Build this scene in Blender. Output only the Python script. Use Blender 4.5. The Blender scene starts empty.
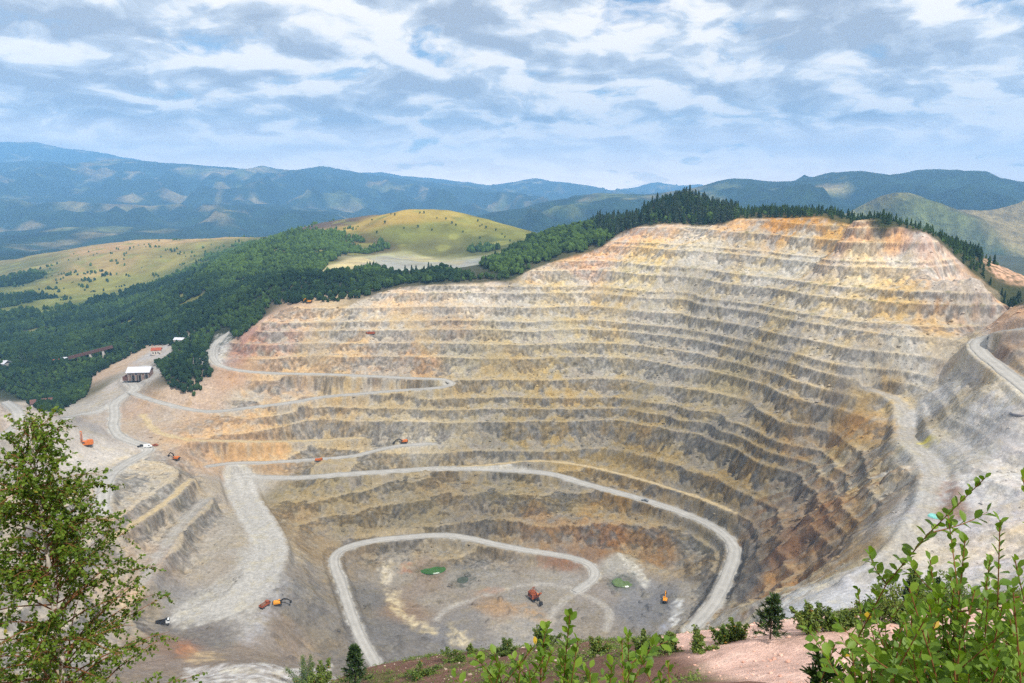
# Open-pit mine in the hills.  Metres; the pit floor is z = 0, the viewpoint stands at z = 350 looking along +Y.
import bpy, bmesh, math, random
import numpy as np
from mathutils import Vector, Matrix, Euler
R = math.radians
rng = np.random.default_rng(7)
random.seed(7)
sc = bpy.context.scene
COL = sc.collection

# ------------------------------------------------------------------ camera
FPX, PITCH, CZ = 739.5, R(11.6), 350.0
cam = bpy.data.cameras.new('camera'); cam.sensor_width = 36.0; cam.lens = FPX / 1024 * 36
cam.clip_start = 0.1; cam.clip_end = 80000
co = bpy.data.objects.new('camera', cam); COL.objects.link(co)
co.location = (0, 0, CZ); co.rotation_euler = (math.pi / 2 - PITCH, 0, 0)
sc.camera = co
SP, CP = math.sin(PITCH), math.cos(PITCH)

def ray(px, py):
    u = (px - 512) / FPX; v = (py - 341.5) / FPX
    return np.array([u, CP - v * SP, -SP - v * CP])
def survey(px, py, z):                 # the map position of a spot of known height
    d = ray(px, py); t = (z - CZ) / d[2]
    return (d[0] * t, d[1] * t, z)
def project(x, y, z):
    w = y * CP - (z - CZ) * SP
    w = np.where(w < .1, .1, w)
    return 512 + FPX * x / w, 341.5 + FPX * (-y * SP - (z - CZ) * CP) / w

# ------------------------------------------------------------------ noise
_p = rng.permutation(256); PERM = np.concatenate([_p, _p]).astype(np.int32)
_a = rng.uniform(0, 2 * np.pi, 256); GX, GY = np.cos(_a), np.sin(_a)
def noise(x, y, seed=0):
    x = np.asarray(x, float) + seed * 17.37; y = np.asarray(y, float) - seed * 9.71
    xi = np.floor(x).astype(np.int64); yi = np.floor(y).astype(np.int64)
    xf = x - xi; yf = y - yi
    u = xf * xf * xf * (xf * (xf * 6 - 15) + 10); w = yf * yf * yf * (yf * (yf * 6 - 15) + 10)
    def g(i, j, dx, dy):
        h = PERM[PERM[i & 255] + (j & 255)]
        return GX[h] * dx + GY[h] * dy
    a = g(xi, yi, xf, yf); b = g(xi + 1, yi, xf - 1, yf); c = g(xi, yi + 1, xf, yf - 1); d = g(xi + 1, yi + 1, xf - 1, yf - 1)
    return 1.5 * ((a + u * (b - a)) + w * ((c + u * (d - c)) - (a + u * (b - a))))
def fbm(x, y, o=4, seed=0, gain=.5):
    s = 0; a = 1
    for i in range(o):
        s = s + a * noise(x * 2 ** i, y * 2 ** i, seed + i * 3); a *= gain
    return s
def ridged(x, y, o=4, seed=0, gain=.5):
    s = 0; a = 1; w = 1
    for i in range(o):
        n = (1 - np.abs(noise(x * 2 ** i, y * 2 ** i, seed + i * 5))) ** 2
        s = s + a * n * w; w = np.clip(n * 1.6, 0, 1); a *= gain
    return s
def sstep(a, b, x):
    t = np.clip((x - a) / (b - a), 0, 1); return t * t * (3 - 2 * t)
def lerp(a, b, t): return a + (b - a) * t
def lin(c):                            # 0..255 display colour to linear reflectance
    c = np.asarray(c, float) / 255
    return np.where(c <= .04045, c / 12.92, ((c + .055) / 1.055) ** 2.4)

# ------------------------------------------------------------------ survey points of the terrain
PTS = []
def S(z, *pp):
    for px, py in pp: PTS.append(survey(px, py, z))
def W(*ps): PTS.extend(ps)
def wallz(py):                         # the far wall's mean slope
    v = (py - 341.5) / FPX; t = math.tan(math.atan(v) + PITCH)
    return (350 - 708 * t) / (1 + t / .65)
for px, top in ((310, 312), (350, 307), (400, 288), (450, 284), (500, 284), (550, 275), (600, 262)):
    for py in (455, 425, 395, 365, 340, 315, 290):
        if py >= top + 8: S(wallz(py), (px, py))
    S(wallz(top), (px, top))
# level lines of the right half of the far wall and of the right wall
def lev(py600, *pp): S(wallz(py600), (600, py600), *pp)
S(310, (735, 218)); S(313, (780, 217)); S(315, (820, 217)); S(312, (850, 222)); S(308.5, (880, 226)); S(303.5, (925, 232))
S(275, (768, 247), (835, 252), (900, 257))
S(249, (610, 260), (685, 265), (850, 281), (910, 287))
lev(285, (650, 289), (700, 293), (775, 303), (840, 314), (900, 320))
lev(304, (687, 308)); S(204, (800, 324), (850, 332), (900, 341))
lev(343, (700, 350)); S(166, (762, 356), (800, 368)); S(170, (850, 376))
lev(360, (637, 361), (682, 369), (740, 379)); S(139, (775, 393)); S(142, (850, 411), (812, 401))
lev(382, (675, 390), (705, 395), (745, 404)); S(128, (785, 416), (850, 434))
lev(394, (650, 401), (687, 410), (725, 421), (762, 435), (800, 446), (825, 450))
lev(415, (625, 415), (662, 422), (700, 431)); S(94, (762, 452), (800, 463))
lev(431, (637, 436), (675, 446), (725, 457)); S(81, (762, 472))
S(66, (700, 468), (740, 487)); S(63, (765, 502))
lev(469, (660, 485), (692, 494), (740, 518))
S(272, (640, 238)); S(264, (600, 247)); S(300, (700, 224)); S(296, (650, 226))
# main haul road down the far wall
S(52, (250, 476)); S(50, (300, 478)); S(46, (400, 471)); S(44, (460, 468), (510, 471)); S(42, (560, 478)); S(38, (600, 488)); S(34, (650, 502)); S(31, (700, 520))
S(29, (735, 545)); S(24, (728, 575)); S(18, (710, 605)); S(12, (690, 630))
S(33, (400, 500), (460, 500), (520, 502)); S(20, (400, 522), (480, 522), (545, 530)); S(20, (620, 525)); S(14, (660, 548)); S(12, (690, 575))
# pit floor and the inner ramp
S(14, (333, 555), (360, 543), (400, 538), (440, 536)); S(9, (475, 542)); S(6, (510, 549)); S(3, (550, 556)); S(2, (590, 566))
S(13, (345, 600)); S(11, (362, 640)); S(10, (377, 668))
S(1, (400, 575), (395, 610), (430, 640)); S(0, (432, 570), (460, 610), (535, 593), (600, 575), (622, 582), (660, 600), (640, 630), (500, 640), (560, 610), (480, 585))
S(3, (680, 610)); W((140, 470, 8), (0, 470, 4), (-60, 440, 10))
# left working level and its slope
S(52, (232, 478)); S(51, (250, 520)); S(49, (268, 550)); S(47, (240, 600), (200, 612)); S(47, (185, 585)); S(46, (232, 640), (200, 640), (170, 625))
S(52, (215, 520)); S(49, (210, 560)); S(48, (283, 570), (284, 590)); S(46, (258, 630))
S(21, (320, 640)); S(30, (312, 575)); S(38, (285, 520)); S(24, (300, 655)); S(40, (270, 655))
# left hill, junctions, roads
S(78.5, (190, 477), (165, 497), (140, 516), (118, 532), (98, 547)); S(64, (207, 499), (188, 516), (168, 542), (152, 566), (143, 584)); S(50, (217, 508), (205, 540), (186, 572), (172, 596)); S(90, (120, 497)); S(88, (150, 468)); S(84, (172, 470)); S(86, (145, 450)); S(91, (103, 502)); S(73, (95, 575)); S(60, (128, 608)); S(66, (212, 485))
S(105, (120, 395)); S(111, (130, 375)); S(112, (145, 368)); S(95, (110, 430)); S(91, (95, 455)); S(100, (75, 415)); S(93, (70, 470)); S(90, (60, 520)); S(82, (60, 580)); S(76, (60, 640)); S(70, (120, 640))
S(98, (200, 412)); S(104, (290, 403)); S(109, (385, 392)); S(82, (250, 437)); S(92, (185, 432)); S(64, (330, 460)); S(57, (250, 466)); S(119, (440, 382))
S(126, (330, 375)); S(130, (262, 372)); S(133, (222, 370)); S(138, (212, 352)); S(146, (226, 334)); S(112, (250, 392)); S(114, (190, 395)); S(132, (185, 372)); S(122, (160, 372)); S(145, (200, 350))
S(150, (240, 350)); S(168, (255, 332)); S(182, (268, 318))
S(131, (20, 420), (5, 405)); S(128, (5, 438)); S(132, (35, 412)); S(120, (55, 428)); S(140, (0, 500)); S(125, (20, 560)); S(128, (-60, 520)); S(150, (-60, 430))
# near side of the pit, out of sight, and the bottom left ledge
S(74, (200, 675), (280, 668)); S(70, (240, 660)); W((-150, 340, 95), (-60, 380, 45), (0, 400, 40), (100, 400, 55), (-250, 330, 110), (-330, 400, 105), (150, 330, 110), (230, 330, 140), (0, 300, 110), (0, 200, 200), (-100, 250, 165), (100, 230, 190), (-220, 200, 190), (220, 220, 205), (-350, 250, 165), (350, 300, 180))
W((-400, 120, 215), (400, 120, 262), (-400, 330, 140), (-400, -100, 300), (400, -150, 330), (0, -300, 330), (0, -120, 345))
# right spur
S(208, (985, 335)); S(206, (975, 350)); S(202, (1000, 365)); S(199, (1020, 383)); S(206, (1035, 328)); S(214, (1020, 352)); S(230, (1040, 300))
S(172, (900, 376)); S(190, (945, 362)); S(178, (950, 380)); S(170, (935, 388)); S(160, (880, 388)); S(156, (905, 402)); S(156, (925, 408)); S(145, (915, 430)); S(140, (920, 460)); S(131, (930, 515)); S(136, (925, 490)); S(158, (965, 435)); S(146, (950, 465)); S(176, (1000, 420)); S(184, (1030, 415)); S(152, (1000, 480)); S(166, (1022, 445)); S(136, (965, 510))
S(142, (893, 440)); S(137, (900, 470)); S(129, (902, 515)); S(119, (890, 560)); S(122, (930, 560)); S(132, (1000, 560)); S(112, (870, 590)); S(107, (830, 592)); S(96, (800, 602)); S(80, (745, 630))
S(100, (850, 520)); S(85, (835, 540)); S(60, (790, 560)); S(118, (870, 480)); S(120, (862, 452)); S(38, (752, 575)); S(48, (765, 600)); S(40, (730, 615)); S(75, (800, 530)); S(85, (820, 500)); S(42, (755, 545)); S(92, (830, 575)); S(70, (790, 590))
W((470, 430, 205), (520, 560, 222), (420, 330, 190), (600, 700, 240), (650, 450, 240))
S(306.5, (902, 228.6)); S(304.5, (914, 230.2)); S(310.5, (865, 224)); S(195, (962, 364)); S(192, (985, 389)); S(190, (1010, 404)); S(279, (960, 247)); S(257, (1000, 266)); S(300, (935, 234))
# near rim below the viewpoint
W((0, 0, 348.2), (-3, 6, 344.5), (4, 5, 345.3), (0, 12, 340.5), (-12, 12, 338), (14, 14, 338.5), (-8, -10, 350), (10, -10, 351), (0, 25, 331.2), (-16, 30, 322), (18, 40, 321.5), (30, 40, 322), (14, 62, 310), (26, 62, 312), (45, 60, 314), (70, 66, 313), (14, 68, 303), (28, 70, 303),(45, 72, 304))
W((-22, 92, 284.5), (0, 100, 281.8), (20, 100, 284), (45, 108, 282), (65, 112, 282), (-30, 92, 280), (5, 112, 273), (-20, 106, 273), (30, 116, 271), (60, 130, 263), (90, 110, 282), (-42, 82, 276), (-70, 100, 250), (-60, 30, 310), (60, 20, 335), (0, 140, 240), (50, 150, 240), (-40, 150, 225), (5, 45, 316), (-10, 60, 303))
# beyond the rim
def back(px, py, z, *dz):
    x, y, _ = survey(px, py, z)
    for d, h in dz: PTS.append((x, y + d, z + h))
back(275, 309, 192, (45, -6)); back(350, 305, 198, (60, 6)); back(400, 286, 215, (40, 2), (110, 4)); back(470, 281, 219, (45, 8), (120, 6))
back(550, 262, 245, (40, 5), (130, 2)); back(600, 246, 264, (50, 10)); back(650, 225, 296, (50, 12)); back(735, 217, 310, (60, 4)); back(820, 216, 315, (50, 1)); back(880, 224, 308.5, (50, 0)); back(925, 231, 303.5, (40, -4)); back(600, 246, 264, (160, 22)); back(690, 224, 299, (120, 27)); back(735, 217, 310, (130, 5)); back(820, 216, 315, (130, -3)); back(925, 231, 303.5, (130, -10)); back(820, 216, 315, (350, -70)); back(690, 224, 299, (400, -40))
S(264, (978, 276)); S(242, (1012, 305)); back(978, 275, 264, (60, -6)); back(1012, 303, 242, (70, -10)); S(252, (1010, 272)); S(244, (1035, 285))
W((700, 900, 225), (800, 1300, 160), (500, 1500, 190), (250, 1700, 230), (0, 1700, 220), (1000, 800, 215), (1100, 1600, 90), (600, 2200, 90), (200, 2400, 110), (1300, 2600, 60), (800, 3000, 80), (1800, 1200, 120), (1700, 2200, 70))
S(200, (262, 288)); S(214, (325, 283)); S(150, (205, 318)); S(124, (175, 345)); S(116, (155, 352))
S(72, (30, 385), (60, 395)); S(70, (20, 350)); S(80, (60, 362)); S(96, (100, 350)); S(110, (150, 330)); S(78, (0, 375)); S(100, (110, 375)); S(95, (85, 392))
S(90, (150, 300)); S(170, (200, 280)); S(215, (250, 255)); S(240, (300, 235)); S(262, (330, 221)); S(140, (170, 300)); S(70, (100, 330))
S(292, (440, 212)); S(288, (400, 214)); S(256, (362, 226)); S(235, (520, 236)); S(266, (490, 222)); S(206, (440, 252), (400, 254)); S(214, (350, 250)); S(212, (400, 263)); S(212, (345, 271)); S(213, (450, 266)); S(262, (440, 225)); S(234, (440, 238)); S(218, (500, 255))
S(131, (150, 241)); S(92, (50, 262)); S(172, (240, 238)); S(60, (100, 290), (60, 310)); S(52, (15, 300)); S(110, (110, 262)); S(100, (170, 268)); S(70, (30, 278)); S(45, (5, 330))
W((-1400, 3500, 40), (-600, 3400, 80), (-2100, 2600, 20), (-1800, 1500, 60), (-1300, 900, 110), (-900, 700, 150), (-1500, 400, 200), (-700, 300, 190), (-2100, 600, 150), (-200, 2700, 120), (-300, 3600, 30), (600, 3900, 40), (-2100, 3900, 10), (1900, 3900, 40), (-1000, 4100, 10), (-60, 2250, 230), (1900, 0, 260), (-1900, -300, 300), (1200, 300, 250))
P = np.array(PTS)

def tps_fit(P, lam):
    X = P[:, :2] / 500.0; n = len(X)
    d2 = ((X[:, None] - X[None]) ** 2).sum(-1)
    K = .5 * d2 * np.log(d2 + 1e-12); K[np.arange(n), np.arange(n)] = lam
    Q = np.c_[np.ones(n), X]; A = np.zeros((n + 3, n + 3)); A[:n, :n] = K; A[:n, n:] = Q; A[n:, :n] = Q.T
    return np.linalg.solve(A, np.r_[P[:, 2], 0, 0, 0])
LAM = 4e-4
TW = tps_fit(P, LAM)
def base(x, y):
    sh = np.shape(x); x = np.ravel(x) / 500.0; y = np.ravel(y) / 500.0
    out = np.empty(len(x)); px, py = P[:, 0] / 500.0, P[:, 1] / 500.0
    for i in range(0, len(x), 60000):
        a, b = x[i:i + 60000], y[i:i + 60000]
        d2 = (a[:, None] - px[None]) ** 2 + (b[:, None] - py[None]) ** 2
        out[i:i + 60000] = (.5 * d2 * np.log(d2 + 1e-12)) @ TW[:-3] + TW[-3] + a * TW[-2] + b * TW[-1]
    return out.reshape(sh)

# ------------------------------------------------------------------ material helpers
class N:
    def __init__(s, name):
        s.m = bpy.data.materials.new(name); s.m.use_nodes = True; s.t = s.m.node_tree; s.t.nodes.clear()
    def n(s, kind, **kw):
        o = s.t.nodes.new(kind)
        for k, v in kw.items():
            if k.startswith('i_'):
                o.inputs[k[2:].replace('_', ' ')].default_value = v
            else: setattr(o, k, v)
        return o
    def l(s, a, b): s.t.links.new(a, b)
    def mix(s, blend, fac, a, b):
        o = s.n('ShaderNodeMix', data_type='RGBA', blend_type=blend)
        for sock, v in ((0, fac), (6, a), (7, b)):
            if hasattr(v, 'is_linked'): s.l(v, o.inputs[sock])
            else: o.inputs[sock].default_value = v if sock == 0 or len(v) == 4 else (*v, 1)
        return o.outputs[2]
    def math(s, op, a, b=0.0, c=None, clamp=False):
        o = s.n('ShaderNodeMath', operation=op, use_clamp=clamp)
        for i, v in enumerate((a, b, c)):
            if v is None: continue
            if hasattr(v, 'is_linked'): s.l(v, o.inputs[i])
            else: o.inputs[i].default_value = v
        return o.outputs[0]
    def noise(s, vec, scale, detail=4.0, rough=.55, sx=(1, 1, 1)):
        mp = s.n('ShaderNodeMapping'); mp.inputs['Scale'].default_value = sx; s.l(vec, mp.inputs[0])
        o = s.n('ShaderNodeTexNoise'); o.inputs['Scale'].default_value = scale; o.inputs['Detail'].default_value = detail; o.inputs['Roughness'].default_value = rough
        s.l(mp.outputs[0], o.inputs['Vector']); return o.outputs[0]
    def ramp(s, fac, lo, hi, a=0.0, b=1.0):
        o = s.n('ShaderNodeMapRange'); o.inputs[1].default_value = lo; o.inputs[2].default_value = hi; o.inputs[3].default_value = a; o.inputs[4].default_value = b
        s.l(fac, o.inputs[0]); return o.outputs[0]
    def out(s, col, rough=.9, bump=None, dist=.3, strength=.5, spec=.2, **kw):
        b = s.n('ShaderNodeBsdfPrincipled'); b.inputs['Specular IOR Level'].default_value = spec
        if hasattr(col, 'is_linked'): s.l(col, b.inputs['Base Color'])
        else: b.inputs['Base Color'].default_value = (*col[:3], 1)
        b.inputs['Roughness'].default_value = rough
        for k, v in kw.items(): b.inputs[k.replace('_', ' ')].default_value = v
        if bump is not None:
            q = s.n('ShaderNodeBump'); q.inputs['Distance'].default_value = dist; q.inputs['Strength'].default_value = strength
            s.l(bump, q.inputs['Height']); s.l(q.outputs[0], b.inputs['Normal'])
        o = s.n('ShaderNodeOutputMaterial'); s.l(b.outputs[0], o.inputs[0]); s.b = b; return s.m
def simple(name, rgb, rough=.7, vary=.18, scale=3.0, metal=0.0, spec=.3):
    m = N(name); tc = m.n('ShaderNodeTexCoord').outputs['Object']
    f = m.noise(tc, scale, 4); c = lin(rgb)
    col = m.mix('MIX', m.ramp(f, .3, .7), tuple(c * (1 - vary)), tuple(np.minimum(c * (1 + vary), .9)))
    return m.out(col, rough, spec=spec, Metallic=metal)

# ------------------------------------------------------------------ mesh helpers
def mesh_np(name, verts, faces, mat, parent=None, cols=None, attrs=None, smooth=True, mats=None, midx=None):
    """verts (n,3), faces (m,3|4) -> one linked object"""
    me = bpy.data.meshes.new(name); n, m, k = len(verts), len(faces), faces.shape[1]
    me.vertices.add(n); me.vertices.foreach_set('co', np.asarray(verts, np.float32).ravel())
    me.loops.add(m * k); me.loops.foreach_set('vertex_index', faces.astype(np.int32).ravel())
    me.polygons.add(m); me.polygons.foreach_set('loop_start', np.arange(0, m * k, k, dtype=np.int32))
    if mats:
        for q in mats: me.materials.append(q)
        me.polygons.foreach_set('material_index', np.asarray(midx, np.int32))
    else: me.materials.append(mat)
    me.update(calc_edges=True)
    me.polygons.foreach_set('use_smooth', np.broadcast_to(smooth, m).astype(bool))
    if cols is not None:
        a = me.attributes.new('col', 'FLOAT_COLOR', 'POINT'); a.data.foreach_set('color', np.c_[cols, np.ones(n)].astype(np.float32).ravel())
    for k_, v in (attrs or {}).items():
        a = me.attributes.new(k_, 'FLOAT', 'POINT'); a.data.foreach_set('value', np.asarray(v, np.float32).ravel())
    o = bpy.data.objects.new(name, me); COL.objects.link(o)
    if parent is not None: o.parent = parent
    return o
def grid_faces(ny, nx):
    i = np.arange(ny * nx).reshape(ny, nx)
    return np.stack([i[:-1, :-1], i[:-1, 1:], i[1:, 1:], i[1:, :-1]], -1).reshape(-1, 4)
def tag(o, label=None, cat=None, group=None, kind=None):
    for k, v in (('label', label), ('category', cat), ('group', group), ('kind', kind)):
        if v: o[k] = v
    return o

# ------------------------------------------------------------------ terrain heights
HB, OFF = 14.25, 6.25
def plan_samples(rows, H):             # rows of (px, py, values...) -> map position of that spot on the terrain + values
    out = []
    for r in rows:
        p = H.hit(r[0], r[1])
        if p is not None: out.append((*p, *r[2:]))
    return np.array(out, float)
class Height:                          # bilinear look-up on a regular grid
    def __init__(s, x0, y0, d, Z): s.x0, s.y0, s.d, s.Z = x0, y0, d, Z
    def at(s, x, y):
        fx = np.clip((np.asarray(x, float) - s.x0) / s.d, 0, s.Z.shape[1] - 1.001); fy = np.clip((np.asarray(y, float) - s.y0) / s.d, 0, s.Z.shape[0] - 1.001)
        i = fx.astype(int); j = fy.astype(int); u = fx - i; v = fy - j; Z = s.Z
        return (Z[j, i] * (1 - u) + Z[j, i + 1] * u) * (1 - v) + (Z[j + 1, i] * (1 - u) + Z[j + 1, i + 1] * u) * v
    def hit(s, px, py, tmin=190, tmax=4200):
        d = ray(px, py); t = np.concatenate([np.arange(tmin, 1500, .6), np.arange(1500, tmax, 3)])
        x, y, z = d[0] * t, d[1] * t, CZ + d[2] * t
        b = z < s.at(x, y)
        if not b.any(): return None
        k = int(np.argmax(b)); return (x[k], y[k], float(s.at(x[k], y[k])))
class Multi:
    def __init__(s, *hs): s.hs = hs
    def at(s, x, y):
        x = np.asarray(x, float); y = np.asarray(y, float); z = s.hs[-1].at(x, y)
        for h in reversed(s.hs[:-1]):
            inside = (x > h.x0) & (x < h.x0 + h.d * (h.Z.shape[1] - 1)) & (y > h.y0) & (y < h.y0 + h.d * (h.Z.shape[0] - 1))
            z = np.where(inside, h.at(x, y), z)
        return z
    hit = Height.hit

MX0, MY0, MD, MNX, MNY = -640.0, 149.0, 1.05, 1221, 1069          # pit
LX0, LY0, LD, LNX, LNY = -2300.0, -300.0, 7.0, 657, 629       # hills around
NX0, NY0, ND, NNX, NNY = -80.0, -25.0, .5, 361, 351            # viewpoint hill
mx, my = np.meshgrid(MX0 + MD * np.arange(MNX), MY0 + MD * np.arange(MNY))
lx, ly = np.meshgrid(LX0 + LD * np.arange(LNX), LY0 + LD * np.arange(LNY))
nx_, ny_ = np.meshgrid(NX0 + ND * np.arange(NNX), NY0 + ND * np.arange(NNY))
# the base surface is smooth: evaluate it on a 5.6 m grid and refine by cubic interpolation
def cubic_up(x0, y0, d, nx, ny, k):
    cx = x0 + d * k * np.arange(-2, (nx - 1) // k + 4); cy = y0 + d * k * np.arange(-2, (ny - 1) // k + 4)
    Z = base(*np.meshgrid(cx, cy))
    def up(Z, n):
        f = np.arange(n) / k + 2; i = f.astype(int); t = (f - i)[:, None]
        a, b, c, e = Z[i - 1], Z[i], Z[i + 1], Z[i + 2]
        return b + .5 * t * (c - a + t * (2 * a - 5 * b + 4 * c - e + t * (3 * (b - c) + e - a)))
    return up(up(Z, ny).T, nx).T
MB = cubic_up(MX0, MY0, MD, MNX, MNY, 5)
LB = cubic_up(LX0, LY0, LD, LNX, LNY, 4)
NB = base(nx_, ny_)
HB0 = Multi(Height(NX0, NY0, ND, NB), Height(MX0, MY0, MD, MB), Height(LX0, LY0, LD, LB))

# roads: centre lines walked on the surface
def smooth_path(p, step=3.0, zs=14):
    p = np.array(p, float); out = []
    q = np.vstack([2 * p[0] - p[1], p, 2 * p[-1] - p[-2]])
    for i in range(1, len(q) - 2):
        a, b, c, d = q[i - 1], q[i], q[i + 1], q[i + 2]; n = max(2, int(np.linalg.norm((c - b)[:2]) / step))
        for t in np.arange(n) / n: out.append(b + .5 * t * (c - a + t * (2 * a - 5 * b + 4 * c - d + t * (3 * (b - c) + d - a))))
    out.append(p[-1]); o = np.array(out)
    for _ in range(zs): o[1:-1] = .25 * o[:-2] + .5 * o[1:-1] + .25 * o[2:]
    return o
ROADS = {
 'main': (11.5, 0, [(244, 476.5), (270, 478), (300, 478), (350, 474), (400, 471), (440, 469), (500, 470), (550, 474), (575, 481), (600, 488), (650, 502), (690, 516), (715, 528), (730, 540), (735, 551), (728, 575), (718, 597), (705, 615), (690, 630)]),
 'level': (27, 0, [(238, 476), (245, 500), (262, 528), (270, 550), (262, 575), (245, 596), (215, 612), (190, 618)]),
 'ramp': (9.8, 0, [(377, 668), (370, 655), (358, 632), (348, 605), (342, 585), (334, 565), (336, 553), (352, 546), (375, 541), (400, 538), (440, 535.5), (460, 537), (480, 541), (505, 547), (530, 551), (560, 556), (585, 562), (597, 569), (597, 577), (588, 585), (575, 592)]),
 'upper': (9, 0, [(230, 332), (216, 343), (212, 355), (218, 365), (240, 371), (280, 374), (330, 375), (380, 377), (420, 379), (445, 380), (455, 383.5), (448, 387), (430, 389), (400, 391), (360, 394), (320, 398), (290, 403), (250, 408), (215, 412), (190, 410), (165, 404), (145, 398), (130, 392)]),
 'yard': (13, 0, [(145, 366), (134, 372), (128, 380), (136, 389), (124, 396), (112, 405), (98, 412), (80, 415), (64, 418)]),
 'left': (12, 0, [(124, 396), (114, 404), (115, 416), (113, 428), (122, 438), (138, 444), (152, 450), (140, 456), (122, 466), (108, 479), (103, 495), (102, 514)]),
 'bench_a': (7, 1, [(143, 415), (152, 428), (166, 435), (190, 440), (250, 442), (310, 441), (360, 438)]),
 'bench_b': (8, 0, [(208, 467), (230, 464), (270, 463), (310, 460), (350, 457), (380, 450), (400, 446), (432, 444)]),
 'west': (12, 0, [(-12, 440), (0, 437), (12, 431), (19, 422), (17, 411), (5, 402), (-8, 396)]),
 'east': (15, 0, [(1045, 327), (1024, 329), (1005, 331), (987, 335), (977, 342), (980, 352), (992, 362), (1008, 374), (1024, 387), (1036, 398)]),
 'bench_c': (5, 1, [(425, 469), (480, 466), (520, 462), (545, 461), (580, 465), (620, 474), (660, 485), (700, 498), (735, 513)]),
 'floor_a': (7, 2, [(575, 592), (590, 597), (604, 604), (611, 615), (606, 630)]),
 'floor_b': (8, 2, [(578, 590), (560, 604), (550, 618), (548, 640)]),
 'floor_c': (6, 2, [(572, 588), (540, 584), (505, 589), (472, 600), (448, 608), (436, 620)]),
 'spur': (12, 2, [(872, 390), (890, 396), (902, 403), (905, 418), (904, 434), (913, 446), (925, 456), (934, 472), (932, 492), (927, 510), (917, 530), (904, 548), (884, 566), (860, 580)]),
 'bench_d': (6, 1, [(98, 548), (120, 533), (145, 517), (170, 499), (190, 480)]),
 'bench_e': (8, 2, [(143, 583), (152, 566), (168, 542), (188, 516), (206, 499)]),
}
RP = {}
for k, (w, c, pts) in ROADS.items():
    h = [HB0.hit(*p) for p in pts]; h = [q for q in h if q is not None]
    RP[k] = smooth_path(h)
class Near:                            # grid of buckets for distance to road centre lines
    def __init__(s, x0, y0, d, shape): s.a = (x0, y0, d, shape)
    def carve(s, Z, path, half, soft):
        x0, y0, d, (ny, nx) = s.a; m = np.full((ny, nx), 1e9, np.float32); zr = np.zeros((ny, nx), np.float32); r = half + soft + d
        for a, b in zip(path[:-1], path[1:]):
            i0, i1 = int((min(a[0], b[0]) - r - x0) / d), int((max(a[0], b[0]) + r - x0) / d) + 2; j0, j1 = int((min(a[1], b[1]) - r - y0) / d), int((max(a[1], b[1]) + r - y0) / d) + 2
            i0, j0 = max(i0, 0), max(j0, 0); i1, j1 = min(i1, nx), min(j1, ny)
            if i0 >= i1 or j0 >= j1: continue
            X, Y = np.meshgrid(x0 + d * np.arange(i0, i1), y0 + d * np.arange(j0, j1)); e = b[:2] - a[:2]
            t = np.clip(((X - a[0]) * e[0] + (Y - a[1]) * e[1]) / (e @ e + 1e-9), 0, 1)
            q = np.hypot(X - a[0] - t * e[0], Y - a[1] - t * e[1]); sl = (slice(j0, j1), slice(i0, i1)); up = q < m[sl]
            m[sl] = np.where(up, q, m[sl]); zr[sl] = np.where(up, a[2] + t * (b[2] - a[2]), zr[sl])
        return m, zr

# where the ground is benched, and how strongly
TS = plan_samples([(px, py, t) for t, pp in {
 1: [(300, 330), (350, 340), (400, 320), (450, 300), (500, 300), (550, 290), (600, 270), (650, 250), (700, 240), (750, 225), (800, 235), (850, 240), (900, 245), (930, 260), (960, 285), (900, 300), (850, 330), (800, 350), (750, 350), (700, 350), (650, 350), (600, 350), (500, 350), (400, 350), (330, 350), (300, 365), (450, 400), (550, 400), (650, 400), (700, 400), (760, 420), (800, 430), (820, 415), (700, 450), (740, 470), (600, 440), (500, 440), (350, 425), (300, 425), (250, 425), (450, 455), (560, 455), (400, 490), (500, 500), (350, 495), (320, 500), (600, 520), (450, 515), (380, 520), (650, 530), (680, 545), (620, 500), (890, 360), (860, 390), (400, 550), (450, 547), (770, 480), (250, 395), (300, 385), (650, 230), (620, 240), (560, 265), (640, 243), (690, 228), (600, 255)],
 0.95: [(150, 540), (180, 500), (130, 555), (200, 520), (170, 520), (860, 420), (160, 470), (90, 540), (60, 560), (80, 600), (120, 600), (40, 500)],
 0.93: [(830, 460), (800, 500), (850, 510), (780, 540), (760, 570), (740, 540), (830, 530), (780, 585), (870, 480), (850, 440), (815, 480), (810, 560), (745, 590), (760, 520)],
 .42: [(958, 358), (970, 372), (985, 385), (960, 430), (945, 385), (980, 400), (990, 440), (1012, 470), (985, 470), (960, 400), (940, 540), (985, 540)],
 .3: [ (870, 560), (890, 510), (330, 560), (320, 600), (300, 560), (1000, 300)],
 .1: [(800, 605), (750, 625), (850, 590), (930, 450), (930, 515), (120, 400), (110, 430), (60, 470)],
 0.99: [(255, 335), (262, 325), (245, 342)],
 0: [(430, 572), (460, 610), (535, 593), (600, 575), (640, 600), (500, 640), (580, 620), (400, 600), (420, 640), (240, 600), (200, 610), (255, 540), (230, 640), (240, 490), (265, 560), (180, 600), (225, 530), (190, 370), (200, 345), (260, 300), (330, 283), (420, 270), (500, 272), (540, 250), (600, 225), (680, 205), (740, 210), (800, 212), (860, 215), (940, 230), (980, 265), (1005, 285), (215, 390), (250, 660), (140, 372), (60, 412), (30, 400), (15, 425), (150, 360), (232, 380), (1012, 268)]}.items() for px, py in pp], HB0)
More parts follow.
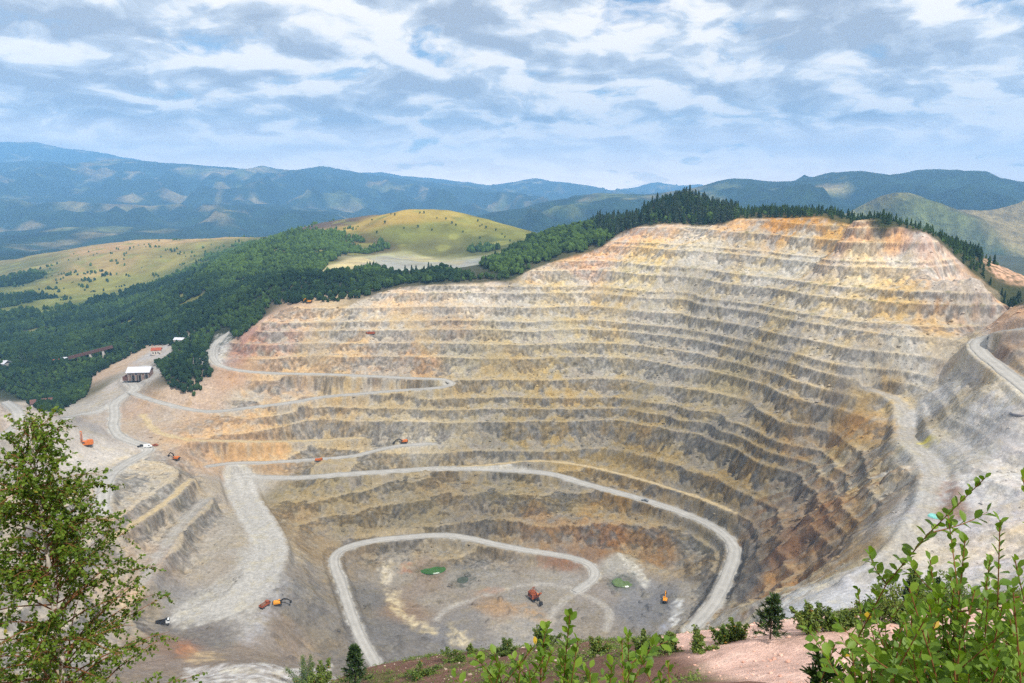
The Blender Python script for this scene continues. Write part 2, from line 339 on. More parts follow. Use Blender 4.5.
def idw(S_, x, y, k=3.0, chunk=80000):
    sh = x.shape; x = x.ravel(); y = y.ravel(); V = S_[:, 3:]; out = np.empty((len(x), V.shape[1]), np.float32)
    sx, sy = S_[:, 0].astype(np.float32), S_[:, 1].astype(np.float32)
    for i in range(0, len(x), chunk):
        d2 = (x[i:i + chunk, None].astype(np.float32) - sx) ** 2 + (y[i:i + chunk, None].astype(np.float32) - sy) ** 2 + 16
        w = d2 ** (-k); out[i:i + chunk] = (w @ V) / w.sum(1, keepdims=True)
    return out.reshape(*sh, -1)
def idw_grid(S_, x0, y0, d, nx, ny, q, k=3.0):                  # smooth field: coarse grid then bilinear
    cx = x0 + d * q * np.arange((nx - 1) // q + 2); cy = y0 + d * q * np.arange((ny - 1) // q + 2)
    Z = idw(S_, *np.meshgrid(cx, cy), k)
    X, Y = np.meshgrid(np.arange(nx) / q, np.arange(ny) / q); i = X.astype(int); j = Y.astype(int); u = (X - i)[..., None]; v = (Y - j)[..., None]
    return (Z[j, i] * (1 - u) + Z[j, i + 1] * u) * (1 - v) + (Z[j + 1, i] * (1 - u) + Z[j + 1, i + 1] * u) * v
T = np.clip(idw_grid(TS, MX0, MY0, MD, MNX, MNY, 6)[..., 0], 0, 1)
# the rim of the working as seen on the map: bearing -> distance; beyond it the ground was never dug
RIM = [(212, 334), (232, 336), (243, 346), (256, 330), (268, 317), (276, 310), (310, 308), (350, 306), (358, 300), (380, 292), (402, 287), (470, 283), (512, 280), (530, 270), (545, 264), (575, 254), (592, 250), (602, 246), (622, 231), (650, 226), (690, 224), (728, 222), (737, 218), (780, 217.6), (820, 217.6), (850, 223), (880, 227), (925, 233), (950, 252), (978, 277), (1000, 293), (1015, 306), (1040, 315)]
_r = [HB0.hit(a, b + 1.5) for a, b in RIM]; _r = np.array([q for q in _r if q is not None])
RAZ, RRR = np.arctan2(_r[:, 0], _r[:, 1]), np.hypot(_r[:, 0], _r[:, 1]); _o = np.argsort(RAZ); RAZ, RRR = RAZ[_o], RRR[_o]
def beyond(x, y):                      # metres outside the rim
    az = np.arctan2(x, y); d = np.hypot(x, y) - np.interp(az, RAZ, RRR)
    return np.where((az < RAZ[0]) | (az > RAZ[-1]), -50, d)
OUTM = sstep(1, 6, beyond(mx, my) + 1.5 * noise(mx / 12, my / 12, 7))
T = T * (1 - OUTM)
T = T * (1 - .5 * np.clip(1.8 * noise(mx / 65, my / 65, 39) - .25 + .5 * noise(mx / 22, my / 22, 40), 0, 1))          # slumped stretches where ledges run together
RIBS = plan_samples([(px, py, t) for t, pp in {1: [(800, 500), (780, 540), (830, 470), (850, 500), (760, 580), (740, 600), (820, 560), (790, 590), (845, 540), (770, 560), (860, 480)], .3: [(870, 430), (890, 520), (960, 420), (990, 440), (985, 480), (1010, 520), (950, 395), (300, 560), (320, 620), (310, 600)], 0: [(700, 400), (700, 520), (650, 560), (800, 400), (750, 450), (930, 450), (930, 520), (820, 605), (740, 635), (600, 500), (600, 600), (400, 600), (400, 450), (200, 500), (240, 600), (800, 300), (500, 300), (300, 400), (900, 380), (720, 560), (850, 400), (700, 600)]}.items() for px, py in pp], HB0)
RB = np.clip(idw_grid(RIBS, MX0, MY0, MD, MNX, MNY, 6)[..., 0], 0, 1)

rough_m = np.clip(T + .35 * RB + .12, 0, 1)
Sn = MB + T * ((1 - sstep(38, 62, MB)) * (3.0 * noise(mx / 30, my / 30, 8) + 1.5 * noise(mx / 10, my / 10, 9)) + 2.6 * noise(mx / 60, my / 60, 1) + 1.5 * noise(mx / 21, my / 21, 2) + .7 * noise(mx / 8, my / 8, 3))
Sn = Sn + RB * (6.0 * (ridged((my + .25 * mx) / 40, (mx - .2 * my) / 120, 2, 11) - .9) + 3.0 * (ridged((my + .3 * mx) / 11, (mx - .2 * my) / 60, 2, 12) - .9) + 1.2 * noise(mx / 9, my / 9, 4))
drift = 5.0 * noise(mx / 230, my / 230, 5) + 1.2 * noise(mx / 80, my / 80, 6)          # no ledge is quite level
LVK = np.arange(-4, 31); LVZ = OFF + HB * (LVK + np.random.default_rng(5).uniform(-.36, .36, len(LVK)))     # ledges differ in height
t_ = np.interp(Sn - drift, LVZ, LVK); k_ = np.floor(t_); f_ = t_ - k_
lowp = 1 - sstep(38, 62, MB)            # the deep benches are broken up
bw = np.clip(.20 + .20 * noise(mx / 60, my / 60, 21) + .10 * noise(mx / 9, my / 9, 25) - .06 * lowp, .03, .45)                       # berm share
talh = np.clip(.30 + .16 * RB + .20 * sstep(170, 215, MB) * sstep(60, 200, mx) + .40 * noise(mx / 15, my / 13, 22) + .25 * noise(mx / 5, my / 5, 23) + .38 * noise(mx / 75, my / 75, 24), .04, .93)   # height the talus reaches
tc_ = bw + (1 - bw) * np.clip(.25 + .75 * talh, 0, .85)
g_ = np.where(f_ < bw, 0.06 * f_ / bw, np.where(f_ < tc_, .06 + (talh - .06) * (f_ - bw) / (tc_ - bw), talh + (1 - talh) * (f_ - tc_) / (1 - tc_)))
g_ = np.where(talh < .06, np.maximum(g_, .06), g_)
MH = lerp(Sn, drift + np.interp(k_ + g_, LVK, LVZ), T)
face = T * (f_ >= tc_); talus = T * ((f_ >= bw) & (f_ < tc_)); berm = T * (f_ < bw)
MH = MH + (1 - T) * (.5 * noise(mx / 14, my / 14, 31) + .3 * noise(mx / 5, my / 5, 32)) + face * .45 * noise(mx / 3.2, my / 3.2, 33)
heap = np.clip(noise(mx / 8.5, my / 8.5, 37) - .38, 0, 1) * 7 * (T < .15) * (OUTM < .1) * (MB < 60) * np.clip(noise(mx / 45, my / 45, 38) * 3 + .6, 0, 1)      # tipped piles on the working floors
MH = MH + heap
NE = Near(MX0, MY0, MD, MH.shape)
roadm = np.zeros_like(MH); RTR = np.zeros_like(MH); RCL = np.zeros_like(MH)
for k, (w, c, pts) in ROADS.items():
    m, zr = NE.carve(MH, RP[k], w / 2 + 1.5, 9)
    a = 1 - sstep(w / 2 + 1.6, w / 2 + (6.5 if c != 2 else 9), m)
    MH = np.where(a > 0, lerp(MH, zr, a), MH)
    b = 1 - sstep(w / 2, w / 2 + 3, m)
    mw = m + 2.2 * noise(mx / 11, my / 11, 35) + 1.2 * noise(mx / 4, my / 4, 36)
    rd = (1 - sstep(w / 2 - (1.5 if c != 2 else 3), w / 2 + 2.0, mw)) * (.95 if c != 2 else .75)
    trk = np.cos(np.clip(m / (w / 2), 0, 1.2) * 7.5)
    RTR = np.where(rd > roadm, trk, RTR) if k != 'main' else trk * (rd > 0)
    RCL = np.where(rd > roadm, c, RCL) if k != 'main' else np.full(MH.shape, c)
    roadm = np.maximum(roadm, rd)
    face *= 1 - b; talus *= 1 - b; berm *= 1 - b
NH = NB + .35 * fbm(nx_ / 9, ny_ / 9, 3, 41) * sstep(8, 30, np.hypot(nx_, ny_)) + .10 * fbm(nx_ / 2.2, ny_ / 2.2, 3, 42)
LH = LB + 5 * fbm(lx / 160, ly / 160, 4, 51) * sstep(0, 300, ly - 1250 + .4 * np.abs(lx))
edge = np.maximum(np.maximum(MX0 - lx, lx - (MX0 + MD * (MNX - 1))), np.maximum(MY0 - ly, ly - (MY0 + MD * (MNY - 1))))
edge2 = np.maximum(np.maximum(NX0 - lx, lx - (NX0 + ND * (NNX - 1))), np.maximum(NY0 - ly, ly - (NY0 + ND * (NNY - 1))))
edge = np.minimum(edge, edge2)
LHs = LH - np.where(edge < -5, np.minimum(-(edge + 5) * 1.0, 25), 0)
# pit sheet meets the hills at its border
bd = np.minimum(np.minimum(mx - MX0, MX0 + MD * (MNX - 1) - mx), np.minimum(my - MY0, MY0 + MD * (MNY - 1) - my))
HLo = Height(LX0, LY0, LD, LH)
MH = lerp(np.maximum(HLo.at(mx, my), MH - 99), MH, sstep(0, 12, bd))
HT = Multi(Height(NX0, NY0, ND, NH), Height(MX0, MY0, MD, MH), HLo)

# ------------------------------------------------------------------ what the ground is made of (reflectance samples of rock, spoil, soil)
ROCK = [  # (px, py) of a spot, rock colour
 (255, 335, 185, 128, 108), (270, 320, 205, 160, 130), (240, 350, 180, 120, 100), (300, 315, 215, 170, 120), (280, 335, 195, 140, 120), (330, 310, 215, 180, 125), (330, 330, 190, 165, 130), (310, 352, 185, 160, 125), (350, 350, 210, 165, 95), (400, 350, 205, 155, 90), (300, 370, 205, 165, 105), (370, 365, 205, 150, 80), (260, 367, 200, 155, 105), (415, 362, 205, 150, 75), (230, 380, 200, 150, 105), (400, 320, 205, 175, 125), (400, 300, 215, 180, 145), (420, 290, 220, 185, 145), (480, 285, 220, 185, 150), (470, 300, 205, 185, 160), (450, 325, 180, 150, 120), (430, 340, 195, 165, 110), (460, 350, 170, 160, 130), (500, 330, 180, 170, 145), (500, 370, 170, 150, 100), (540, 300, 190, 178, 155), (560, 280, 195, 185, 165), (560, 330, 178, 170, 150), (600, 350, 172, 160, 130), (560, 360, 170, 152, 108), (580, 390, 168, 145, 95), (540, 270, 210, 185, 155), (580, 262, 220, 175, 145), (600, 250, 222, 178, 145), (630, 235, 225, 180, 150), (660, 230, 222, 185, 150), (690, 232, 225, 195, 155), (650, 250, 210, 190, 150), (700, 250, 205, 190, 160), (640, 270, 205, 190, 150), (680, 300, 180, 170, 150), (620, 310, 190, 170, 130),
 (740, 222, 220, 175, 125), (780, 222, 215, 150, 60), (800, 224, 225, 165, 60), (830, 226, 215, 170, 95), (750, 238, 185, 170, 150), (800, 240, 200, 185, 160), (860, 230, 222, 175, 145), (900, 238, 220, 175, 150), (930, 240, 215, 175, 155), (860, 250, 215, 200, 180), (900, 262, 218, 205, 185), (940, 265, 215, 185, 160), (960, 280, 215, 170, 140), (990, 300, 205, 160, 130), (860, 280, 205, 195, 178), (800, 265, 200, 190, 170), (760, 270, 190, 182, 165), (720, 280, 175, 168, 155), (900, 300, 205, 175, 120), (940, 300, 205, 170, 130), (860, 305, 200, 180, 140), (800, 300, 185, 175, 155), (750, 310, 172, 165, 155), (700, 320, 165, 160, 150), (940, 318, 195, 165, 125), (970, 320, 190, 155, 125), (880, 330, 185, 170, 150), (830, 345, 180, 172, 160), (780, 345, 165, 158, 148), (720, 350, 158, 152, 142), (660, 350, 160, 152, 135), (900, 355, 185, 178, 165), (860, 365, 165, 155, 140), (820, 375, 175, 165, 150), (770, 380, 160, 152, 140), (720, 385, 150, 145, 130), (660, 385, 158, 145, 115), (890, 380, 165, 140, 95), (860, 400, 170, 145, 98), (830, 410, 158, 132, 90), (790, 415, 150, 130, 90), (740, 415, 145, 132, 105), (700, 420, 145, 130, 95), (640, 420, 148, 130, 90), (590, 420, 155, 132, 80), (540, 420, 158, 135, 80), (800, 440, 150, 120, 75), (760, 455, 138, 118, 78), (700, 455, 135, 118, 80), (640, 450, 140, 122, 80), (580, 445, 152, 130, 80), (780, 475, 130, 112, 75), (720, 480, 128, 112, 78),
 (480, 400, 165, 145, 95), (430, 400, 165, 150, 115), (390, 405, 175, 155, 110), (340, 410, 180, 150, 95), (290, 425, 190, 155, 95), (450, 425, 165, 152, 120), (420, 430, 180, 168, 140), (380, 430, 172, 150, 105), (320, 445, 175, 150, 100), (220, 425, 204, 158, 100), (190, 422, 202, 160, 112), (250, 425, 198, 156, 100), (160, 415, 186, 160, 134), (140, 410, 190, 155, 125), (500, 445, 150, 132, 80), (470, 460, 152, 132, 90), (350, 463, 165, 145, 100), (260, 455, 200, 150, 70), (230, 452, 205, 150, 70), (205, 460, 205, 150, 80), (290, 392, 192, 156, 118), (240, 395, 192, 160, 126), (200, 395, 202, 164, 130), (180, 390, 202, 168, 134), (340, 388, 190, 160, 105),
 (340, 490, 145, 128, 82), (300, 495, 145, 128, 80), (400, 490, 140, 125, 90), (450, 490, 135, 118, 85), (500, 490, 130, 118, 85), (560, 500, 138, 122, 85), (610, 510, 142, 120, 80), (350, 515, 138, 122, 85), (420, 515, 125, 115, 88), (480, 520, 128, 112, 85), (550, 525, 145, 115, 80), (610, 530, 148, 110, 70), (650, 535, 135, 110, 80), (660, 555, 130, 100, 70), (690, 560, 125, 112, 95), (640, 515, 135, 120, 95), (600, 545, 140, 105, 70), (670, 520, 130, 115, 90), (700, 545, 125, 118, 100), (710, 570, 130, 120, 105), (690, 595, 150, 140, 125), (700, 535, 130, 118, 95),
 (400, 550, 140, 130, 115), (450, 548, 140, 130, 112), (370, 560, 135, 122, 108), (365, 600, 120, 115, 110), (380, 630, 120, 115, 112), (400, 645, 125, 118, 112), (400, 575, 155, 142, 122), (430, 572, 150, 125, 100), (432, 600, 155, 142, 125), (460, 575, 145, 138, 128), (490, 580, 155, 145, 130), (520, 600, 150, 142, 130), (500, 610, 165, 130, 90), (475, 620, 140, 132, 125), (540, 610, 150, 142, 130), (520, 630, 150, 145, 138), (560, 580, 155, 148, 138), (600, 590, 148, 138, 128), (640, 590, 135, 132, 130), (640, 610, 128, 126, 126), (590, 620, 145, 135, 122), (660, 570, 150, 140, 128), (670, 600, 120, 118, 118), (530, 565, 150, 135, 115), (560, 562, 145, 115, 90), (545, 575, 160, 150, 135), (620, 565, 165, 160, 150), (420, 590, 150, 130, 110), (405, 610, 150, 120, 90), (450, 640, 128, 124, 124),
 (240, 600, 172, 166, 156), (200, 605, 165, 160, 152), (170, 600, 140, 135, 132), (260, 560, 180, 175, 165), (225, 540, 170, 158, 140), (235, 520, 172, 160, 142), (215, 570, 165, 150, 130), (180, 620, 125, 120, 118), (205, 635, 130, 120, 110), (220, 640, 140, 132, 124), (185, 645, 150, 115, 90), (250, 650, 150, 130, 110), (240, 625, 165, 160, 155), (245, 480, 175, 168, 155),
 (300, 520, 150, 128, 90), (310, 545, 150, 128, 92), (300, 575, 148, 130, 105), (320, 590, 135, 125, 112), (300, 610, 120, 115, 112), (290, 630, 140, 122, 105), (320, 630, 125, 118, 112), (330, 650, 130, 120, 108), (300, 650, 150, 130, 112), (275, 540, 165, 150, 125), (290, 590, 130, 126, 125),
 (150, 470, 185, 165, 130), (190, 480, 178, 152, 112), (160, 490, 175, 162, 140), (140, 500, 178, 158, 130), (120, 520, 180, 150, 122), (170, 520, 172, 150, 120), (150, 550, 180, 148, 118), (190, 530, 170, 148, 118), (120, 560, 172, 148, 126), (100, 540, 178, 152, 130), (200, 510, 168, 145, 112), (130, 590, 185, 150, 130), (150, 600, 150, 138, 128), (80, 500, 180, 160, 138), (60, 540, 172, 155, 138), (40, 600, 170, 158, 148), (90, 460, 205, 190, 175), (110, 470, 195, 175, 150), (70, 440, 195, 180, 165), (100, 420, 178, 162, 148), (85, 425, 165, 155, 150), (130, 425, 185, 160, 135), (10, 425, 195, 165, 140), (5, 410, 195, 165, 140), (30, 425, 195, 180, 160), (20, 405, 190, 175, 158), (20, 470, 180, 165, 148), (40, 430, 185, 170, 150),
 (115, 385, 185, 172, 160), (140, 378, 180, 175, 170), (110, 372, 195, 160, 125), (150, 355, 180, 172, 170), (130, 360, 200, 165, 130), (80, 412, 175, 168, 160), (70, 395, 150, 130, 105), (95, 390, 120, 110, 75), (215, 355, 185, 182, 178),
 (800, 500, 140, 112, 82), (770, 520, 130, 105, 80), (820, 520, 145, 110, 75), (850, 520, 150, 122, 85), (790, 550, 138, 108, 82), (760, 550, 122, 108, 92), (740, 580, 115, 105, 95), (750, 610, 150, 138, 118), (780, 580, 145, 115, 88), (820, 550, 140, 112, 82), (860, 550, 165, 145, 115), (880, 500, 165, 145, 112), (860, 450, 160, 140, 105), (830, 460, 155, 138, 102), (850, 470, 160, 148, 120), (880, 460, 168, 150, 118), (880, 430, 175, 145, 100), (850, 425, 165, 128, 75), (800, 470, 142, 118, 78), (720, 610, 150, 142, 130), (830, 575, 175, 168, 155), (800, 585, 172, 168, 158), (790, 605, 205, 206, 208), (830, 600, 200, 200, 202), (770, 620, 195, 195, 196), (720, 635, 170, 165, 152), (860, 590, 198, 196, 198), (740, 630, 175, 170, 158), (890, 580, 195, 192, 195),
 (905, 450, 180, 176, 165), (925, 460, 182, 180, 178), (930, 500, 180, 180, 180), (910, 530, 185, 184, 184), (940, 530, 185, 182, 184), (950, 510, 160, 135, 115), (960, 530, 195, 190, 196), (990, 480, 204, 199, 202), (1010, 460, 198, 194, 196), (980, 500, 200, 196, 198), (1000, 540, 205, 200, 206), (970, 460, 182, 178, 172), (950, 430, 175, 170, 160), (980, 430, 190, 186, 182), (960, 405, 185, 180, 172), (940, 395, 190, 188, 186), (985, 405, 205, 202, 202), (1000, 400, 208, 206, 206), (1015, 420, 185, 180, 178), (910, 420, 188, 186, 182), (930, 420, 165, 158, 148), (900, 400, 195, 180, 150), (920, 380, 185, 182, 178), (950, 365, 185, 170, 155), (985, 365, 188, 178, 166), (998, 385, 192, 186, 178), (1005, 345, 165, 135, 110), (1015, 360, 180, 160, 140), (970, 355, 190, 182, 170), (960, 365, 188, 182, 172), (955, 350, 188, 178, 165), (1020, 310, 200, 160, 130), (1010, 335, 178, 165, 155), (895, 560, 190, 186, 180)]
OUT = [  # outside the working: turf, forest floor, soil
 (220, 310, 52, 62, 34), (260, 290, 55, 66, 34), (330, 280, 60, 72, 36), (150, 330, 50, 62, 34), (50, 390, 48, 58, 34), (200, 350, 48, 62, 32), (185, 375, 60, 66, 38), (180, 280, 55, 68, 36), (250, 250, 90, 96, 48), (300, 240, 92, 90, 52), (100, 350, 50, 60, 36), (20, 360, 52, 62, 36), (230, 335, 58, 68, 36),
 (400, 262, 178, 178, 172), (385, 266, 182, 182, 178), (420, 266, 165, 165, 140), (440, 268, 178, 180, 172), (360, 262, 190, 175, 130), (345, 268, 200, 185, 135), (330, 272, 190, 170, 110), (465, 272, 150, 140, 100), (400, 258, 175, 170, 125),
 (440, 214, 175, 152, 66), (400, 216, 182, 152, 68), (370, 224, 175, 148, 66), (480, 222, 150, 140, 58), (510, 235, 130, 130, 55), (440, 230, 128, 128, 55), (400, 235, 120, 122, 55), (440, 248, 110, 108, 58), (490, 245, 95, 100, 50), (350, 250, 98, 86, 52), (370, 245, 100, 88, 52), (330, 222, 110, 92, 78), (310, 224, 100, 90, 70), (320, 262, 90, 86, 50),  # dome's lower front darker: cloud shadow put into the turf colour
 (150, 242, 196, 160, 100), (200, 238, 194, 158, 98), (100, 250, 188, 150, 94), (60, 262, 150, 135, 80), (110, 265, 172, 146, 84), (160, 262, 150, 138, 70), (90, 290, 150, 142, 58), (120, 285, 145, 140, 60), (70, 300, 130, 132, 58), (30, 265, 120, 118, 66), (20, 300, 72, 92, 44), (40, 320, 75, 95, 45), (10, 280, 80, 95, 50), (130, 295, 85, 105, 45), (220, 255, 90, 100, 46), (190, 268, 110, 115, 52), (40, 340, 58, 70, 38), (25, 335, 75, 70, 48),
 (560, 242, 62, 72, 38), (640, 215, 60, 72, 36), (690, 200, 60, 72, 36), (740, 213, 70, 78, 42), (820, 213, 66, 74, 40), (880, 222, 66, 74, 40), (940, 238, 66, 76, 42), (980, 260, 70, 80, 44), (1005, 268, 195, 150, 115), (1020, 272, 200, 155, 120), (1000, 280, 185, 145, 112), (1010, 290, 120, 118, 66), (520, 255, 62, 72, 40), (500, 273, 75, 82, 44), (430, 280, 62, 72, 38), (545, 258, 160, 130, 105)]
KALB = .81
def samples(rows, H=None):
    a = plan_samples(rows, H or HB0); a[:, 3:6] = lin(a[:, 3:6]) * KALB; a[:, 3:6] = lerp(a[:, 3:6], a[:, 3:6].mean(1, keepdims=True), .10); return a
RS, OS = samples(ROCK), samples(OUT)
PS = np.vstack([RS, OS])
MC = idw_grid(PS, MX0, MY0, MD, MNX, MNY, 4, 2.5)
MC = lerp(MC, lin((66, 74, 42)) * KALB * np.ones(3), (OUTM * sstep(-.35, -.15, 0 * mx + (mx + 120) / 400))[..., None] * .9)
# stains and seams of the rock: they hang down the wall, so they vary over the plan only
tint = lambda c: lin(np.array(c)) * KALB
isr = np.clip(T + .6 * RB + .15, 0, 1)[..., None]
n1 = fbm(mx / 33, my / 33, 3, 61); n2 = fbm(mx / 11, my / 11, 3, 62); n3 = fbm(mx / 4.5, my / 4.5, 2, 63); n4 = fbm(mx / 70, my / 70, 3, 64)
grey = MC.mean(-1, keepdims=True) * np.array([1.02, 1.0, .97])
def blend(c, m, amt): return c + (m - c) * amt[..., None]
MC = blend(MC, grey * .92, np.clip(.10 + .9 * n2, 0, .75) * isr[..., 0])
och = np.array([1.10, .97, .68])
MC = MC * np.where(True, 1 + (och - 1) * (np.clip(n1 * 1.1 + .35 * n3 - .12, 0, .9) * isr[..., 0])[..., None], 1)
pz = n4 + .5 * fbm(mx / 160, my / 160, 2, 67) + .35 * n2
MC = blend(MC, grey * np.array([.98, 1.0, 1.0]) * 1.02, np.clip(1.6 * pz - .1, 0, .72) * isr[..., 0])
MC = MC * (1 + (np.array([1.10, .98, .70]) - 1) * (np.clip(-1.8 * pz - .1, 0, .9) * isr[..., 0])[..., None])
MC = blend(MC, MC.mean(-1, keepdims=True) * np.array([1.03, 1.0, .95]), .4 * sstep(-235, -300, mx) * sstep(770, 720, my))
MC = blend(MC, MC.mean(-1, keepdims=True) * np.array([1.06, 1.0, .88]), .32 * sstep(120, -80, mx))
rust = np.array([.92, .72, .55])
MC = MC * (1 + (rust - 1) * (np.clip(2.2 * (n2 * .7 + n4 * .6) - .85, 0, .34) * isr[..., 0])[..., None])
MC = MC * (1 + .20 * n3[..., None] * isr + .10 * n2[..., None])
cream = tint((214, 192, 150))
lumi = MC.mean(-1, keepdims=True)
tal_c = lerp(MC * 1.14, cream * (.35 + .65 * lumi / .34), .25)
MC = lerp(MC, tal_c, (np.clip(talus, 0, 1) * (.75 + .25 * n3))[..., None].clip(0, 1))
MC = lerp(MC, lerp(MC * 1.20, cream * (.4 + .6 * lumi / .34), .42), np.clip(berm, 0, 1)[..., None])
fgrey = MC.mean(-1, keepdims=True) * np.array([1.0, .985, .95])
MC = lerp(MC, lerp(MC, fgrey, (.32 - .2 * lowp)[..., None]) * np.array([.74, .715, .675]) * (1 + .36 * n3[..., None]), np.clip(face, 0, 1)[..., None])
band = noise((my + .3 * mx) / 8, (mx - .2 * my) / 70, 65) + .6 * noise((my + .3 * mx) / 3.4, (mx - .2 * my) / 30, 66)
MC = lerp(MC, np.where(band[..., None] > 0, MC * np.array([1.12, 1.14, 1.16]), MC * np.array([.80, .66, .54])), (np.clip(np.abs(band) * 2.0, 0, .85) * np.clip(RB * 1.2 - .2, 0, 1))[..., None])
# weeds on old ledges and rim
X_, Y_ = mx, my
weed = np.clip(4 * (fbm(mx / 16, my / 16, 3, 71) - .35), 0, 1) * (np.clip(berm, 0, 1) * (MH > 205) * .55)
MC = lerp(MC, tint((92, 100, 52)), weed[..., None])
RGB_R = np.stack([tint((186, 182, 174)), tint((196, 176, 138)), tint((178, 172, 162))])
MC = MC * (1 - .22 * np.clip(heap, 0, 1))[..., None]
MC = lerp(MC, RGB_R[RCL.astype(int)] * (1 + .07 * RTR + .08 * n2 + .05 * n3)[..., None], roadm[..., None])
MC = np.clip(MC, .01, .85)

def spots(rows, C, G=None):
    mx, my, MX0, MY0, MD = G or (globals()['mx'], globals()['my'], globals()['MX0'], globals()['MY0'], globals()['MD'])            # stains and dried pools of a given outline: (points, colour, softness)
    for pts, rgb, soft, amt in rows:
        pl = [HT.hit(*p) for p in pts]; pl = np.array([p[:2] for p in pl if p is not None])
        if len(pl) < 3: continue
        x0, x1 = pl[:, 0].min() - 12, pl[:, 0].max() + 12; y0, y1 = pl[:, 1].min() - 12, pl[:, 1].max() + 12
        i0, i1 = int((x0 - MX0) / MD), int((x1 - MX0) / MD); j0, j1 = int((y0 - MY0) / MD), int((y1 - MY0) / MD)
        i0, j0 = max(i0, 0), max(j0, 0)
        X = mx[j0:j1, i0:i1]; Y = my[j0:j1, i0:i1]
        if X.size == 0: continue
        Xn = X + 2.2 * noise(X / 7, Y / 7, 81) + 1.2 * noise(X / 3, Y / 3, 82); Yn = Y + 3 * noise(X / 7, Y / 7, 83) + 1.5 * noise(X / 3, Y / 3, 84)
        ins = np.zeros(X.shape, bool); dm = np.full(X.shape, 1e9)
        for a, b in zip(pl, np.roll(pl, -1, 0)):
            c = ((a[1] > Yn) != (b[1] > Yn)) & (Xn < (b[0] - a[0]) * (Yn - a[1]) / (b[1] - a[1] + 1e-9) + a[0]); ins ^= c
            e = b - a; t = np.clip(((Xn - a[0]) * e[0] + (Yn - a[1]) * e[1]) / (e @ e + 1e-9), 0, 1); dm = np.minimum(dm, np.hypot(Xn - a[0] - t * e[0], Yn - a[1] - t * e[1]))
        sd = np.where(ins, dm, -dm); m = sstep(-soft * 2.2, soft * 2.2, sd + 2.0 * noise(X / 4.5, Y / 4.5, 85) + 3.0 * noise(X / 14, Y / 14, 86)) * amt * np.clip(.62 + .75 * noise(X / 6, Y / 6, 87) + .3 * noise(X / 2.5, Y / 2.5, 88), 0, 1)
        C[j0:j1, i0:i1] = lerp(C[j0:j1, i0:i1], tint(rgb), m[..., None])
spots([
 ([(384, 590), (398, 592), (402, 608), (418, 622), (438, 628), (436, 633), (412, 628), (392, 612)], (212, 196, 160), 2, .9),
 ([(450, 625), (462, 630), (472, 642), (466, 650), (450, 642)], (215, 200, 165), 2, .9),
 ([(378, 565), (392, 562), (392, 582), (382, 584)], (210, 200, 180), 1.5, .8),
 ([(398, 568), (408, 562), (412, 572), (402, 574)], (168, 122, 92), 1.5, .7),
 ([(475, 606), (500, 598), (530, 604), (548, 616), (550, 626), (520, 614), (485, 612)], (180, 148, 110), 3, .75),
 ([(470, 592), (500, 586), (510, 590), (480, 596)], (165, 130, 105), 2, .7),
 ([(480, 616), (520, 612), (545, 624), (530, 640), (490, 634)], (175, 165, 150), 3, .6),
 ([(620, 556), (640, 565), (648, 588), (640, 585), (628, 570)], (222, 218, 205), 1.5, .8),
 ([(535, 556), (565, 558), (580, 566), (560, 572), (540, 566)], (150, 105, 75), 2, .6),
 ([(412, 569), (428, 562), (446, 563), (452, 570), (440, 577), (420, 577)], (120, 108, 88), 1.5, 1.2), ([(606, 581), (618, 574), (634, 575), (640, 584), (630, 591), (614, 591)], (112, 112, 104), 1.5, 1.2), ([(450, 580), (466, 573), (478, 577), (468, 587), (454, 587)], (108, 106, 98), 1.5, 1.2),
 ([(675, 598), (684, 600), (682, 618), (674, 628), (668, 622)], (225, 225, 222), 1.5, .8),
 ([(655, 634), (668, 622), (664, 634), (650, 644)], (170, 175, 190), 1.5, .7),
 ([(168, 624), (200, 616), (235, 618), (242, 630), (222, 648), (190, 644)], (118, 112, 108), 2, .85),
 ([(190, 648), (215, 652), (225, 660), (200, 664), (186, 660)], (205, 180, 140), 2, .8),
 ([(172, 645), (188, 640), (200, 650), (185, 660)], (180, 125, 90), 2, .8),
 ([(185, 668), (240, 664), (290, 668), (330, 664), (330, 690), (180, 690)], (215, 212, 208), 2, .9),
 ([(255, 580), (275, 570), (292, 582), (280, 602), (262, 612)], (150, 148, 150), 3, .7),
 ([(262, 610), (240, 640), (250, 645), (275, 612)], (182, 182, 188), 3, .6),
 ([(916, 441), (934, 438), (936, 444), (922, 446)], (215, 200, 80), 1.5, .85),
 ([(935, 492), (952, 478), (964, 495), (962, 520), (950, 515)], (150, 112, 88), 2, .8),
 ([(700, 615), (760, 600), (840, 585), (870, 595), (850, 612), (760, 630), (700, 640)], (200, 200, 202), 5, .5),
 ([(742, 560), (755, 545), (765, 570), (750, 600), (738, 590)], (110, 105, 100), 3, .6),
 ([(780, 530), (800, 520), (805, 550), (790, 575), (778, 560)], (138, 104, 80), 3, .5),
 ([(815, 490), (840, 480), (845, 510), (830, 540), (812, 530)], (145, 110, 84), 3, .4),
 ([(765, 218), (806, 217), (826, 222), (824, 232), (790, 230), (764, 229)], (215, 155, 75), 3, .8),
 ([(935, 295), (950, 303), (956, 309), (935, 309)], (165, 125, 80), 2, .8),
 ([(215, 335), (232, 333), (230, 350), (218, 362), (211, 355)], (188, 186, 182), 2, .9),
 ([(232, 490), (262, 505), (282, 535), (290, 565), (276, 592), (244, 618), (192, 624), (172, 606), (205, 588), (238, 566), (246, 530)], (182, 178, 170), 4, .95),
 ([(982, 262), (1005, 259), (1032, 258), (1032, 286), (1010, 284), (995, 276)], (208, 168, 138), 4, 1.3),
 ([(185, 440), (250, 437), (255, 418), (200, 412), (175, 425)], (210, 160, 100), 4, .25)], MC)

